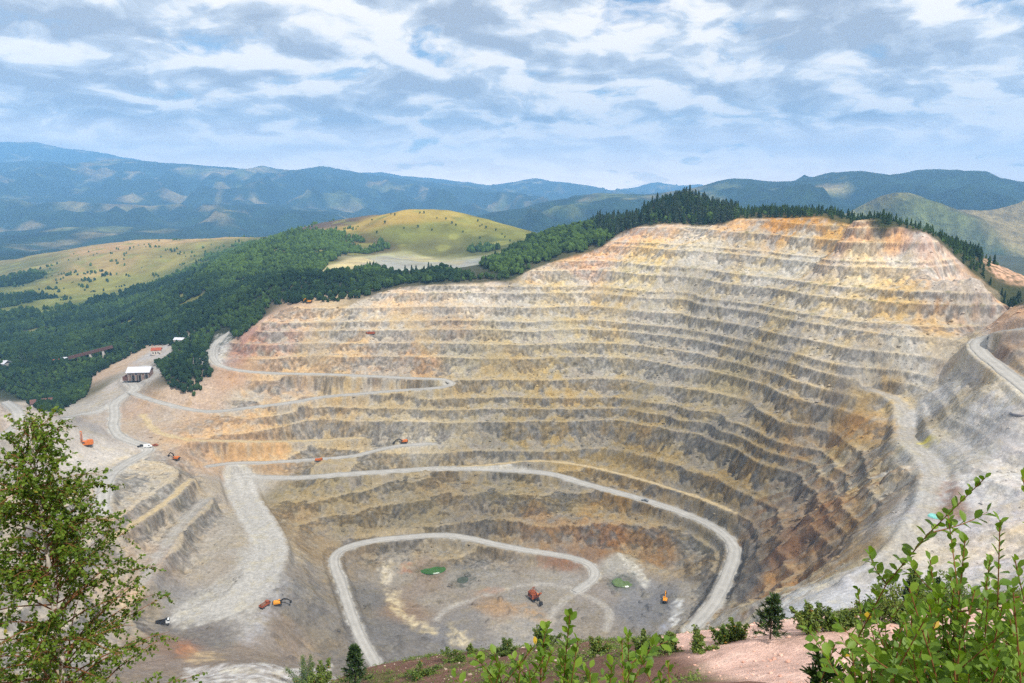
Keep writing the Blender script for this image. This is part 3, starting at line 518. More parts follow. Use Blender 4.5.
pm = N('quarried_rock'); at = pm.n('ShaderNodeAttribute', attribute_name='col').outputs['Color']; pos = pm.n('ShaderNodeNewGeometry').outputs['Position']
st = pm.noise(pos, 1.0, 6, .68, (.55, .55, .08)); gr = pm.noise(pos, .5, 5, .8); big = pm.noise(pos, .09, 4, .6, (1, 1, .35)); fi = pm.noise(pos, .35, 4, .6)
fa = pm.n('ShaderNodeAttribute', attribute_name='face').outputs['Fac']
v1 = pm.math('MULTIPLY_ADD', pm.math('SUBTRACT', st, .5), pm.math('MULTIPLY_ADD', fa, 1.15, .35), 1.0)
v2 = pm.math('MULTIPLY', pm.ramp(gr, .28, .72, .74, 1.24), pm.ramp(fi, .28, .72, .80, 1.20))
vv = pm.math('MULTIPLY', v1, v2)
c1 = pm.mix('MULTIPLY', 1.0, at, pm.mix('MIX', vv, (0, 0, 0), (1, 1, 1)))
mulv = pm.n('ShaderNodeVectorMath', operation='SCALE'); pm.l(at, mulv.inputs[0]); pm.l(vv, mulv.inputs['Scale'])
hue = pm.mix('MULTIPLY', pm.ramp(big, .5, .68), mulv.outputs[0], (1.03, .99, .86))
pit_mat = pm.out(hue, .95, bump=pm.math('ADD', pm.math('MULTIPLY', st, 1.2), gr), dist=.8, strength=.45, spec=.1)
V = np.stack([mx, my, MH], -1).reshape(-1, 3)
pit = mesh_np('ground', V, grid_faces(MNY, MNX), pit_mat, cols=MC.reshape(-1, 3), attrs={'face': face}, smooth=(face[:-1, :-1] + face[1:, 1:]).ravel() < .4); tag(pit, kind='structure')

# hills around
ls = PS[(PS[:, 1] > 900) | (np.abs(PS[:, 0]) > 500)]
LC = idw(np.vstack([OS, RS[::6]]), lx, ly, 2.5)
farm = sstep(300, 900, np.minimum(np.abs(lx) - 250, 9e9)) * (ly < 900)
LC = lerp(LC, tint((60, 74, 40)), np.maximum(farm, sstep(900, 1100, lx) )[..., None] * .9)
clr = sstep(.34, .5, fbm(lx / 70, ly / 70, 3, 131)) * (ly > 1150) * (lx < 0)
LC = lerp(LC, tint((140, 138, 74)), (clr * .7)[..., None])
LC = LC * (1 + .18 * fbm(lx / 90, ly / 90, 3, 91)[..., None])
spots([([(357, 262), (380, 256), (420, 257), (470, 262), (500, 268), (470, 273), (430, 267), (400, 269), (385, 273), (360, 270)], (166, 163, 154), 6, 1.15),
 ([(316, 275), (330, 270), (345, 261), (360, 257), (374, 261), (352, 268), (335, 276)], (205, 186, 138), 5, 1.3),
 ([(395, 257), (430, 257), (465, 261), (460, 265), (420, 262)], (190, 176, 130), 5, 1.0)], LC, (lx, ly, LX0, LY0, LD))
hm = N('hillside'); at = hm.n('ShaderNodeAttribute', attribute_name='col').outputs['Color']; pos = hm.n('ShaderNodeNewGeometry').outputs['Position']
a = hm.noise(pos, .02, 6, .65); b = hm.noise(pos, .15, 4, .6)
sv = hm.n('ShaderNodeVectorMath', operation='SCALE'); hm.l(at, sv.inputs[0]); hm.l(hm.math('MULTIPLY', hm.ramp(a, .3, .7, .75, 1.25), hm.ramp(b, .25, .75, .85, 1.15)), sv.inputs['Scale'])
hill_mat = hm.out(hm.mix('MULTIPLY', hm.ramp(a, .45, .65), sv.outputs[0], (.97, 1.0, .92)), .95, bump=b, dist=1.5, strength=.4, spec=.1)
hills = mesh_np('hills', np.stack([lx, ly, LHs], -1).reshape(-1, 3), grid_faces(LNY, LNX), hill_mat, cols=LC.clip(.01, .8).reshape(-1, 3)); tag(hills, kind='structure')

# the hill the viewpoint stands on: dark stony soil, a bank of pink spoil
nb = fbm(nx_ / 6, ny_ / 6, 3, 95); ns = fbm(nx_ / 1.7, ny_ / 1.7, 3, 96)
NC = np.broadcast_to(tint((134, 102, 88)), nx_.shape + (3,)).copy()
NC = lerp(NC, tint((92, 96, 52)), np.clip(1.6 * nb - .1, 0, .7)[..., None])
ppx, ppy = project(nx_, ny_, NH)
pink = sstep(11.5, 14.5, nx_ + .6 * noise(nx_ / 3, ny_ / 3, 97) - (ny_ - 45) * .02) * (1 - sstep(64, 66, ny_ + 1.0 * noise(nx_ / 2, ny_ / 2, 98))) * sstep(20, 24, ny_) * (1 - sstep(42, 50, nx_))
NC = lerp(NC, tint((240, 200, 182)), pink[..., None])
NC = NC * (1 + .22 * ns + .15 * nb)[..., None]
nm = N('soil'); at = nm.n('ShaderNodeAttribute', attribute_name='col').outputs['Color']; pos = nm.n('ShaderNodeNewGeometry').outputs['Position']
a = nm.noise(pos, .9, 6, .7); b = nm.noise(pos, 5, 4, .65); sv = nm.n('ShaderNodeVectorMath', operation='SCALE'); nm.l(at, sv.inputs[0]); nm.l(nm.math('MULTIPLY', nm.ramp(a, .3, .7, .78, 1.2), nm.ramp(b, .3, .7, .82, 1.15)), sv.inputs['Scale'])
soil_mat = nm.out(sv.outputs[0], .95, bump=nm.math('ADD', a, nm.math('MULTIPLY', b, .3)), dist=.5, strength=.7, spec=.1)
near = mesh_np('hill', np.stack([nx_, ny_, NH], -1).reshape(-1, 3), grid_faces(NNY, NNX), soil_mat, cols=NC.clip(.01, .8).reshape(-1, 3)); tag(near, kind='structure')

# ------------------------------------------------------------------ haul roads: crowned ribbons of crushed rock on their beds
def road_mat(name, rgb):
    m = N(name); pos = m.n('ShaderNodeNewGeometry').outputs['Position']; tr = m.n('ShaderNodeAttribute', attribute_name='track').outputs['Fac']
    a = m.noise(pos, .12, 5, .65); b = m.noise(pos, 1.1, 4, .6); c = tint(rgb)
    k = m.math('MULTIPLY', m.math('MULTIPLY', m.ramp(a, .3, .7, .84, 1.12), m.ramp(b, .3, .7, .92, 1.07)), m.ramp(tr, 0, 1, .82, 1.08))
    sv = m.n('ShaderNodeVectorMath', operation='SCALE'); sv.inputs[0].default_value = tuple(c); m.l(k, sv.inputs['Scale'])
    return m.out(sv.outputs[0], .95, bump=b, dist=.3, strength=.3, spec=.1)
RM = [road_mat('crushed_grey_rock', (184, 180, 172)), road_mat('packed_tan_gravel', (205, 185, 145)), road_mat('pale_track_dust', (184, 178, 166))]
for k, (w, c, pts) in ROADS.items():
    if c or k == 'level': continue         # wide or faint tracks are worn into the ground itself
    w = w * .8; p = RP[k]; n = len(p); d = np.gradient(p[:, :2], axis=0); d /= np.linalg.norm(d, axis=1, keepdims=True) + 1e-9; nr = np.c_[-d[:, 1], d[:, 0]]
    s_ = np.cumsum(np.r_[0, np.linalg.norm(np.diff(p[:, :2], axis=0), axis=1)])
    off = np.array([-1.22, -1.08, -.93, -.7, -.45, -.2, .05, .3, .55, .8, .93, 1.08, 1.22]); hz = np.array([-1.1, .85, .2, .26, .2, .28, .3, .28, .2, .26, .2, .85, -1.1]); tk = np.array([0, .1, .1, .6, 1, .55, .45, .6, 1, .6, .1, .1, 0.])
    v = []
    for j, (o_, h_) in enumerate(zip(off, hz)):
        wob = 1 + (.16 * noise(s_ / 17, np.full(n, j * .0 + (3.3 if o_ > 0 else 9.1)), 101) + .08 * noise(s_ / 5, np.full(n, 2.2 if o_ > 0 else 7.7), 102)) * abs(o_)
        fade = 1.0
        v.append(np.c_[p[:, :2] + nr * (o_ * w / 2 * wob * fade)[:, None], p[:, 2] + h_])
    v = np.stack(v, 1).reshape(-1, 3)
    r = mesh_np('haul_road' if c == 0 else 'bench_track' if c == 1 else 'gravel_track', v, grid_faces(n, len(off)), RM[c], attrs={'track': np.tile(tk, n)}); tag(r, kind='structure')

# ------------------------------------------------------------------ mountains
RID = [  # distance, crest line (px, py), half width
 (15500, [(-260, 170), (-120, 158), (-60, 150), (0, 142), (35, 142), (60, 148), (85, 150), (110, 155), (145, 161), (200, 172), (260, 186), (330, 200)], 5200),
 (11000, [(-300, 172), (-60, 166), (0, 163), (40, 161), (75, 164), (110, 158), (130, 160), (170, 163), (215, 166), (235, 168), (250, 169), (262, 166), (275, 169), (300, 170), (322, 166), (345, 170), (380, 176), (420, 181), (470, 187), (540, 197)], 4200),
 (14500, [(280, 178), (340, 174), (380, 172), (400, 176), (430, 178), (455, 181), (490, 185), (515, 182), (535, 178), (550, 181), (580, 184), (610, 190), (680, 200)], 3600),
 (7600, [(-300, 200), (-100, 196), (0, 199), (80, 196), (150, 202), (205, 206), (260, 203), (330, 209), (400, 217), (500, 226)], 2600),
 (5400, [(380, 232), (450, 219), (500, 212), (530, 207), (560, 199), (590, 195), (620, 194), (650, 194), (680, 190), (720, 196), (780, 205)], 1700),
 (17000, [(560, 198), (600, 192), (640, 187), (657, 182), (680, 186), (700, 184), (720, 190), (800, 192)], 3800),
 (5800, [(640, 202), (670, 194), (690, 188), (712, 183), (735, 178), (750, 178), (775, 181), (800, 180), (825, 176), (843, 172), (858, 172), (880, 174), (900, 174), (925, 170), (945, 168), (965, 169), (980, 175), (1000, 183), (1015, 185), (1040, 180), (1120, 176), (1300, 180)], 2300),
 (4150, [(790, 232), (830, 211), (848, 204), (862, 196), (880, 190), (895, 188), (912, 198), (940, 212), (980, 228)], 620),
 (4300, [(880, 226), (905, 212), (935, 209), (970, 211), (1000, 204), (1024, 192), (1060, 182), (1150, 176)], 900)]
RID = [(D if D < 4500 else D * 1.3, c_, h_ if D < 4500 else h_ * 1.3) for D, c_, h_ in RID]
gx, gy = np.meshgrid(np.arange(-21000, 21001, 70.0), np.arange(3300, 23500, 70.0))
GH = -10 + 75 * fbm(gx / 1300, gy / 1300, 4, 117)
wx = gx + 180 * fbm(gx / 1500, gy / 1500, 3, 111); wy = gy + 260 * fbm(gx / 1400, gy / 1400, 3, 112)
er = ridged(gx / 1250, gy / 1700, 6, 113, .5) - 1.05
for D, cr, hw in RID:
    xs = []; zs = []
    for px, py in cr:
        d = ray(px, py); q = D / d[1]; xs.append(d[0] * q); zs.append(CZ + d[2] * q)
    cz = np.interp(wx, xs, zs, left=-400, right=-400)
    crest = np.interp(gx, xs, zs, left=-400, right=-400)
    dd = np.abs(wy - D) / hw
    dd = dd * dd / (dd + .07)
    prof = np.where(wy < D, 1 - dd ** .85, 1 - dd ** 1.1)
    amp = np.clip(dd * 2.2, 0.02, 1) * (hw / 2600) ** .6 * 250
    h = lerp(-60.0, lerp(cz, crest, np.clip(1 - dd * 6, 0, 1)), np.clip(prof, 0, 1)) + er * amp * np.clip(prof * 4, 0, 1)
    h = np.minimum(h, CZ + (crest - CZ) * gy / D + 10 * noise(gx / 260, gy / 260, 116))          # no spur overtops its ridge as seen from the pit
    GH = np.maximum(GH, h)
GH += 14 * fbm(gx / 420, gy / 420, 4, 115)
GH -= 90 * (1 - sstep(3500, 4000, gy))
mm = fbm(gx / 900, gy / 1100, 4, 121) + .5 * fbm(gx / 330, gy / 300, 3, 122)
slope = np.hypot(*np.gradient(GH, 70.0))
mead = sstep(.20, .50, mm - .2 * slope) * .62
mead = np.maximum(mead, sstep(1.25, .6, np.hypot((gx - 2010) / 430, (gy - 4050) / 560) + .5 * mm) * .6)
mead = np.maximum(mead, sstep(1.2, .7, np.hypot((gx - 2480) / 560, (gy - 4080) / 300) + .5 * mm) * .7)
mead = np.maximum(mead, sstep(1.2, .7, np.hypot((gx + 4840) / 800, (gy - 13500) / 560) + .5 * mm) * .8)
MCo = lerp(tint((46, 64, 38)), lerp(tint((190, 166, 112)), tint((134, 140, 80)), sstep(-.3, .5, fbm(gx / 700, gy / 700, 3, 123))[..., None]), mead[..., None])
MCo = MCo * (1 + .38 * fbm(gx / 260, gy / 260, 3, 124)[..., None])
mt = N('mountain_side'); at = mt.n('ShaderNodeAttribute', attribute_name='col').outputs['Color']; pos = mt.n('ShaderNodeNewGeometry').outputs['Position']
a = mt.noise(pos, .006, 6, .65); b = mt.noise(pos, .03, 5, .65); sv = mt.n('ShaderNodeVectorMath', operation='SCALE'); mt.l(at, sv.inputs[0]); mt.l(mt.math('MULTIPLY', mt.ramp(a, .35, .65, .6, 1.4), mt.ramp(b, .3, .7, .6, 1.4)), sv.inputs['Scale'])
mount = mesh_np('mountains', np.stack([gx, gy, GH], -1).reshape(-1, 3), grid_faces(*gx.shape), mt.out(sv.outputs[0], .95, bump=mt.math('ADD', b, a), dist=45, strength=.9, spec=.05), cols=MCo.clip(.01, .8).reshape(-1, 3)); tag(mount, kind='structure')

# ------------------------------------------------------------------ sun, sky, air
SUN_EL, SUN_AZ = R(54), R(140)         # azimuth clockwise from +Y: the sun stands to the right, a little behind the viewpoint
sl = bpy.data.lights.new('sun', 'SUN'); sl.energy = 4.2; sl.angle = R(.53); sl.color = (1, .965, .91)
so = bpy.data.objects.new('sun', sl); COL.objects.link(so)
sdir = Vector((math.sin(SUN_AZ) * math.cos(SUN_EL), math.cos(SUN_AZ) * math.cos(SUN_EL), math.sin(SUN_EL)))
so.rotation_euler = sdir.to_track_quat('Z', 'Y').to_euler(); so.location = (300, -300, 900)
w = bpy.data.worlds.new('World'); sc.world = w; w.use_nodes = True; t = w.node_tree; t.nodes.clear()
class WN(N):
    def __init__(s, t): s.t = t
q = WN(t)
sky = q.n('ShaderNodeTexSky', sky_type='NISHITA', sun_disc=False, sun_elevation=SUN_EL, sun_rotation=SUN_AZ, altitude=900, air_density=1.0, dust_density=1.2, ozone_density=1.5)
bg = q.n('ShaderNodeBackground'); bg.inputs[1].default_value = .11; q.l(sky.outputs[0], bg.inputs[0])
gen = q.n('ShaderNodeTexCoord').outputs['Generated']; sep = q.n('ShaderNodeSeparateXYZ'); q.l(gen, sep.inputs[0])
zz = q.math('MAXIMUM', q.math('ADD', sep.outputs[2], .28), .1)
com = q.n('ShaderNodeCombineXYZ'); q.l(q.math('DIVIDE', sep.outputs[0], zz), com.inputs[0]); q.l(q.math('DIVIDE', sep.outputs[1], zz), com.inputs[1])
P2 = com.outputs[0]
wn = q.n('ShaderNodeTexNoise'); wn.inputs['Scale'].default_value = 3.2; wn.inputs['Detail'].default_value = 4; q.l(P2, wn.inputs['Vector'])
wa = q.n('ShaderNodeVectorMath', operation='MULTIPLY_ADD'); q.l(wn.outputs['Color'], wa.inputs[0]); wa.inputs[1].default_value = (.28, .28, 0); q.l(P2, wa.inputs[2]); PW = wa.outputs[0]
sh_ = q.n('ShaderNodeVectorMath', operation='ADD'); q.l(PW, sh_.inputs[0]); sh_.inputs[1].default_value = (.035, -.075, 0); PS_ = sh_.outputs[0]
cov = q.noise(PW, .9, 3, .5); det = q.noise(PW, 3.8, 10, .58); de2 = q.noise(PS_, 3.8, 5, .5); shd = q.noise(PW, 1.4, 3, .5); fine = q.noise(PW, 11.0, 6, .6)
den = q.math('ADD', q.math('ADD', q.math('MULTIPLY', cov, .5), q.math('MULTIPLY', det, .55)), q.math('MULTIPLY', fine, .08))
mask = q.ramp(den, .43, .50)
lowm = q.ramp(sep.outputs[2], .0, .085, 1.0, 0.0)
lit = q.math('SUBTRACT', de2, det)      # thins out towards the sun: the bright side of a puff
sh2 = q.math('ADD', q.math('ADD', q.math('MULTIPLY', shd, .6), q.math('MULTIPLY', det, .45)), q.math('ADD', q.math('MULTIPLY', lit, 1.3), q.math('MULTIPLY', fine, .22)))
thick = q.ramp(sh2, .49, .80)
cr = q.n('ShaderNodeValToRGB'); q.l(thick, cr.inputs[0]); e_ = cr.color_ramp.elements
e_[0].position = .12; e_[0].color = (1.16, 1.06, .96, 1); e_[1].position = .92; e_[1].color = (.44, .455, .50, 1)
for p_, c_ in ((.34, (.96, .92, .87, 1)), (.50, (.70, .715, .74, 1))):
    k_ = e_.new(p_); k_.color = c_
ccol = cr.outputs[0]
ccol = q.mix('MIX', q.math('MULTIPLY', lowm, .8), ccol, (3.8, 3.0, 2.3))
mask = q.math('MAXIMUM', mask, q.math('MULTIPLY', lowm, .9))
cb = q.n('ShaderNodeBackground'); q.l(ccol, cb.inputs[0]); cb.inputs[1].default_value = 1.0
mx_ = q.n('ShaderNodeMixShader'); q.l(mask, mx_.inputs[0]); q.l(bg.outputs[0], mx_.inputs[1]); q.l(cb.outputs[0], mx_.inputs[2])
wo = q.n('ShaderNodeOutputWorld'); q.l(mx_.outputs[0], wo.inputs[0])

hz = N('air'); pv = hz.n('ShaderNodeVolumePrincipled'); pv.inputs['Color'].default_value = (.27, .58, 1.0, 1); pv.inputs['Density'].default_value = 7.8e-5; pv.inputs['Anisotropy'].default_value = -.1
ho = hz.n('ShaderNodeOutputMaterial'); hz.l(pv.outputs[0], ho.inputs['Volume'])
zt = float(GH.max()) + 60; zb = -140.0
bm = bmesh.new(); bmesh.ops.create_cube(bm, size=1); me = bpy.data.meshes.new('haze'); bm.to_mesh(me); bm.free(); me.materials.append(hz.m)
hb = bpy.data.objects.new('haze', me); COL.objects.link(hb); hb.scale = (42400, 24400, zt - zb); hb.location = (0, 11600, (zt + zb) / 2); tag(hb, kind='stuff')

sc.render.engine = 'CYCLES'
sc.cycles.use_denoising = False
sc.cycles.use_adaptive_sampling = False; sc.cycles.max_bounces = 6; sc.cycles.diffuse_bounces = 3; sc.cycles.glossy_bounces = 2; sc.cycles.transmission_bounces = 3; sc.cycles.volume_bounces = 2; sc.cycles.transparent_max_bounces = 8
sc.view_settings.view_transform = 'Standard'; sc.view_settings.look = 'None'; sc.view_settings.gamma = 1; sc.view_settings.exposure = .15

# ------------------------------------------------------------------ plants
def leaf_mat(name, rgb, rgb2, trans=.35, yellow=None):
    m = N(name); f = m.n('ShaderNodeAttribute', attribute_name='tone').outputs['Fac']
    c = m.mix('MIX', f, tuple(lin(rgb)), tuple(lin(rgb2)))
    if yellow: c = m.mix('MIX', m.ramp(f, .955, .975), c, tuple(lin(yellow)))
    d = m.n('ShaderNodeBsdfPrincipled'); d.inputs['Roughness'].default_value = .5; d.inputs['Specular IOR Level'].default_value = .35; m.l(c, d.inputs['Base Color'])
    if trans:
        tb = m.n('ShaderNodeBsdfTranslucent'); m.l(m.mix('MULTIPLY', 1.0, c, (1.25, 1.3, .55)), tb.inputs[0]); ms = m.n('ShaderNodeMixShader'); ms.inputs[0].default_value = trans
        m.l(d.outputs[0], ms.inputs[1]); m.l(tb.outputs[0], ms.inputs[2]); r = ms.outputs[0]
    else: r = d.outputs[0]
    o = m.n('ShaderNodeOutputMaterial'); m.l(r, o.inputs[0]); return m.m
BARK = simple('bark', (92, 78, 64), .9, .3, 6); BIRCH = simple('birch_bark', (196, 186, 172), .8, .3, 9); TWIG = simple('twig_bark', (118, 96, 62), .8, .2, 30)
REDTWIG = simple('reddish_twig_bark', (128, 84, 52), .8, .2, 30)
NEEDLE = leaf_mat('conifer_needles', (26, 46, 24), (58, 82, 40), 0)
BROAD = leaf_mat('broadleaf_canopy', (40, 62, 28), (86, 112, 46), .1)
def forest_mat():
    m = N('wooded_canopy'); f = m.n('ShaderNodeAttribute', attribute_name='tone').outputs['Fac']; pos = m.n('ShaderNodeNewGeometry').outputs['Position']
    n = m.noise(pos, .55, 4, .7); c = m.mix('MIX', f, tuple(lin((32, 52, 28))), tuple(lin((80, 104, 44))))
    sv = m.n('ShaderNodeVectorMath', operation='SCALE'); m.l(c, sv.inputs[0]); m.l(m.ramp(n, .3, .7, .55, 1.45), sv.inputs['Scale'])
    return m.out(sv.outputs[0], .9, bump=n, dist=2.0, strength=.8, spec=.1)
FOREST = forest_mat()
def inpoly(px, py, poly):
    r = np.zeros(np.shape(px), bool); poly = np.array(poly, float)
    for a, b in zip(poly, np.roll(poly, -1, 0)):
        r ^= ((a[1] > py) != (b[1] > py)) & (px < (b[0] - a[0]) * (py - a[1]) / (b[1] - a[1] + 1e-9) + a[0])
    return r
def ico(sub):
    bm = bmesh.new(); bmesh.ops.create_icosphere(bm, subdivisions=sub, radius=1); v = np.array([p.co[:] for p in bm.verts]); f = np.array([[q.index for q in p.verts] for p in bm.faces]); bm.free(); return v, f
I1, I2 = ico(1), ico(2)
def blob(seed, sub=I2, rough=.28):      # an uneven broadleaf crown, 1 m half width, standing on z = 0
    r = np.random.default_rng(seed); v, f = sub; ph = r.uniform(0, 50, 3)
    k = 1 + rough * (noise(v[:, 0] * 1.7 + ph[0], v[:, 1] * 1.7 + v[:, 2] * 1.3 + ph[1], 1) + .7 * noise(v[:, 0] * 3.4 + v[:, 2] * 2 + ph[1], v[:, 1] * 3.4 - v[:, 2] + ph[2], 2)) + r.uniform(-.09, .09, len(v))
    w = v * k[:, None]; w[:, 2] = w[:, 2] * 1.15 + .95; w[:, :2] *= np.where(w[:, 2:3] > 1.1, 1 - .25 * (w[:, 2:3] - 1.1), 1); return w, f
def spruce(seed, tiers=6, sides=9):     # a tapering crown of drooping whorls, height 1
    r = np.random.default_rng(seed); V, F = [], []
    for i in range(tiers):
        a = i / tiers; z0 = .06 + .94 * a; z1 = min(1, z0 + 1.55 * .94 / tiers); rad = .20 * (1 - a) ** .85 * r.uniform(.85, 1.15) + .015
        b = len(V); ang = np.arange(sides * 2) * math.pi / sides + r.uniform(0, 6)
        for j, t in enumerate(ang):
            q = rad * (r.uniform(.85, 1.3) if j % 2 == 0 else r.uniform(.5, .75)); V.append((q * math.cos(t), q * math.sin(t), z0 + (-.035 if j % 2 == 0 else .03) * (1 - a) + r.uniform(-.012, .012)))
        V.append((r.uniform(-.01, .01), r.uniform(-.01, .01), z1)); n = sides * 2
        for j in range(n): F.append((b + j, b + (j + 1) % n, b + n))
    return np.array(V), np.array(F)
def merge(tpls, which, pos, sx, sz, rot, tone):
    VV, FF, TT, o = [], [], [], 0
    for k, (v, f) in enumerate(tpls):
        s = np.where(which == k)[0]
        if not len(s): continue
        c, n = np.cos(rot[s])[:, None], np.sin(rot[s])[:, None]
        x = (v[:, 0] * c - v[:, 1] * n) * sx[s, None] + pos[s, 0:1]; y = (v[:, 0] * n + v[:, 1] * c) * sx[s, None] + pos[s, 1:2]; z = v[:, 2] * sz[s, None] + pos[s, 2:3]
        VV.append(np.stack([x, y, z], -1).reshape(-1, 3)); FF.append((f[None] + (o + np.arange(len(s)) * len(v))[:, None, None]).reshape(-1, f.shape[1])); TT.append(np.repeat(tone[s], len(v))); o += len(s) * len(v)
    return np.vstack(VV), np.vstack(FF), np.concatenate(TT)

F_LEFT = [(-60, 330), (60, 330), (110, 312), (150, 292), (190, 272), (225, 262), (250, 246), (300, 232), (345, 234), (352, 246), (330, 262), (318, 275), (345, 274), (375, 270), (400, 276), (440, 272), (512, 279), (470, 282), (405, 284), (380, 290), (360, 299), (330, 302), (300, 303), (270, 306), (262, 318), (247, 334), (234, 347), (236, 338), (228, 328), (216, 331), (208, 345), (207, 362), (212, 374), (205, 388), (193, 399), (180, 393), (170, 386), (162, 378), (158, 364), (176, 352), (165, 346), (150, 346), (130, 356), (108, 368), (92, 378), (86, 398), (72, 404), (58, 413), (42, 412), (22, 400), (8, 392), (-60, 395)]
F_KNOLL = [(480, 266), (520, 248), (545, 236), (590, 226), (640, 200), (690, 180), (740, 198), (742, 217), (690, 223), (650, 223), (622, 228), (604, 243), (588, 247), (585, 252), (560, 254), (548, 262), (520, 266), (545, 272), (505, 277)]
F_CREST = [(733, 195), (880, 200), (940, 222), (938, 234), (880, 224), (820, 216.5), (733, 217)]
F_RIGHT = [(880, 210), (940, 220), (1030, 258), (1030, 262), (990, 258), (980, 264), (986, 274), (1012, 284), (1040, 280), (1040, 300), (1014, 302), (990, 284), (976, 274), (928, 233)]
sp_ = 6.6
cx, cy = np.meshgrid(np.arange(-1700, 1100, sp_), np.arange(560, 3300, sp_))
cx = cx + rng.uniform(-.45, .45, cx.shape) * sp_; cy = cy + rng.uniform(-.45, .45, cy.shape) * sp_
keep = (np.abs(cx) < cy * .85 + 60) & (cy < 3300); cx, cy = cx[keep], cy[keep]
far = sstep(1350, 2300, cy); kp = rng.random(len(cx)) > far * .55; cx, cy = cx[kp], cy[kp]
cz_ = HT.at(cx, cy); ux, uy = project(cx, cy, cz_)
HL_ = Height(LX0, LY0, LD, LC.mean(-1)); lum = HL_.at(cx, cy); HT_ = Height(MX0, MY0, MD, T); HR_ = Height(MX0, MY0, MD, roadm)
inm = (cx > MX0) & (cx < MX0 + MD * MNX) & (cy < MY0 + MD * MNY)
pit_t = np.where(inm, HT_.at(cx, cy), 0); rdm = np.where(inm, HR_.at(cx, cy), 0)
fl, fk, fc, fr = (inpoly(ux, uy, q) for q in (F_LEFT, F_KNOLL, F_CREST, F_RIGHT))
hid = ((cy > 1180) | (cx > 470) & (cy > 830)) & (lum < .075)
gap = fbm(cx / 70, cy / 70, 3, 131)
m_f = (fl | ((fk | fc | fr) & (cy > 760)) | (hid & (gap < .45)) | ((beyond(cx, cy) > 6) & (beyond(cx, cy) < 260) & (cx > 130) & ~inpoly(ux, uy, [(974, 252), (1050, 248), (1050, 308), (1014, 302), (986, 280)]))) & (rdm < .05) & ((pit_t < .42) | (fl & (pit_t < .8)))
m_f &= ~(inpoly(ux, uy, [(982, 258), (1050, 252), (1050, 308), (1014, 300), (988, 280)]) & (cy < 1250) & (rng.random(len(cx)) < .9))
m_f &= ~(fl & (gap > .42) & (cy > 1150))
m_s = ~m_f & (cy > 1400) & (lum > .05) & (lum < .26) & (fbm(cx / 45, cy / 45, 3, 133) + .6 * fbm(cx / 190, cy / 190, 2, 134) > .62) & (rng.random(len(cx)) < .55) & (ux < 360)   # hedges and copses of the meadows
m = m_f | m_s
X, Y, Z, PX, PY, lone = cx[m], cy[m], cz_[m], ux[m], uy[m], m_s[m]
fkk, fcc, frr, fll = fk[m], fc[m], fr[m], fl[m]
con = np.where(X > 150, rng.random(len(X)) < .88, (fbm(X / 120, Y / 120, 2, 135) + rng.uniform(-.5, .5, len(X))) > 1.02)
con &= ~lone
hgt = np.where(con, rng.uniform(13, 23, len(X)), rng.uniform(8, 14, len(X))) * np.where(lone, rng.uniform(.45, .9, len(X)), 1) * np.where(X > 200, .92, 1)
hgt = np.where((X > 150) & ((Y < 900) | (PX > 738)), hgt * .60, hgt)
hgt = np.where((X < 0) & (Y < 1120), hgt * .8, hgt) * np.clip(1 + .3 * fbm(X / 90, Y / 90, 2, 138) + rng.normal(0, .12, len(X)), .5, 1.5)
dist = np.hypot(X, Y)
def crown3(seed):                       # three or four lumps of different size
    r = np.random.default_rng(seed); V, F, o = [], [], 0
    for k in range(3 + seed % 2):
        v, f = blob(seed * 11 + k, I1, .4); s = r.uniform(.5, .85); v = v * [s, s, s * r.uniform(.8, 1.1)] + [r.uniform(-.5, .5), r.uniform(-.5, .5), r.uniform(0, .75)]; V.append(v); F.append(f + o); o += len(v)
    return np.vstack(V), np.vstack(F)
BL = [crown3(i) for i in range(7)]; BL1 = [blob(i, I1, .45) for i in range(6)]; SPF = [spruce(20 + i, 4, 6) for i in range(5)]
# which trees stand out one by one: the largest seen
from_cam = hgt / dist
visible = np.ones(len(X), bool)
tt = np.linspace(.02, .985, 90)
for i in range(0, len(X), 4000):
    s = slice(i, i + 4000); top = Z[s] + hgt[s] * .9
    gxx = X[s, None] * tt; gyy = Y[s, None] * tt; gzz = CZ + (top[:, None] - CZ) * tt
    visible[s] = (HT.at(gxx, gyy) < gzz + .5).all(1)
inview = (PX > 2) & (PX < 1022) & visible
order = np.argsort(-np.where(inview, from_cam, 0)); pick = order[:270]
solo = np.zeros(len(X), bool); solo[pick] = True
rest = ~solo & (dist < 3300)
rc = rest & con; rb = rest & ~con
def fmesh(name, sel, tpl, kx, kz, mat, lo, hi):
    n = int(sel.sum()); wh = rng.integers(0, len(tpl), n)
    tone = np.clip(rng.uniform(lo, hi, n) * np.where(PY[sel] > 275, .32, 1) + np.where((PY[sel] < 268) & (X[sel] < -100), .22, 0) + .4 * (rng.random(n) < .07) + .38 * fbm(X[sel] / 130, Y[sel] / 130, 3, 137), 0, 1)  # trees low in view darkened: cloud shadow over the valley put into their tone
    return merge(tpl, wh, np.c_[X[sel], Y[sel], Z[sel] - .4], hgt[sel] * kx * rng.uniform(.85, 1.2, n), hgt[sel] * kz, rng.uniform(0, 6.28, n), tone)
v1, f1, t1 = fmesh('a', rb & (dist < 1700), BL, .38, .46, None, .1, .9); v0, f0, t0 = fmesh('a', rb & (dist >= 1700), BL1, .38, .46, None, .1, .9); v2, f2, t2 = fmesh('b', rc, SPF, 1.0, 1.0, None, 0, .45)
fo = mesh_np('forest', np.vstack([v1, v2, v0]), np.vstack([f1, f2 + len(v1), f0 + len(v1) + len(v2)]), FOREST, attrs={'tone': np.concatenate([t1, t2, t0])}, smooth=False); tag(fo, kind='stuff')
print('forest', len(X), rb.sum(), rc.sum(), 'visible', inview.sum())
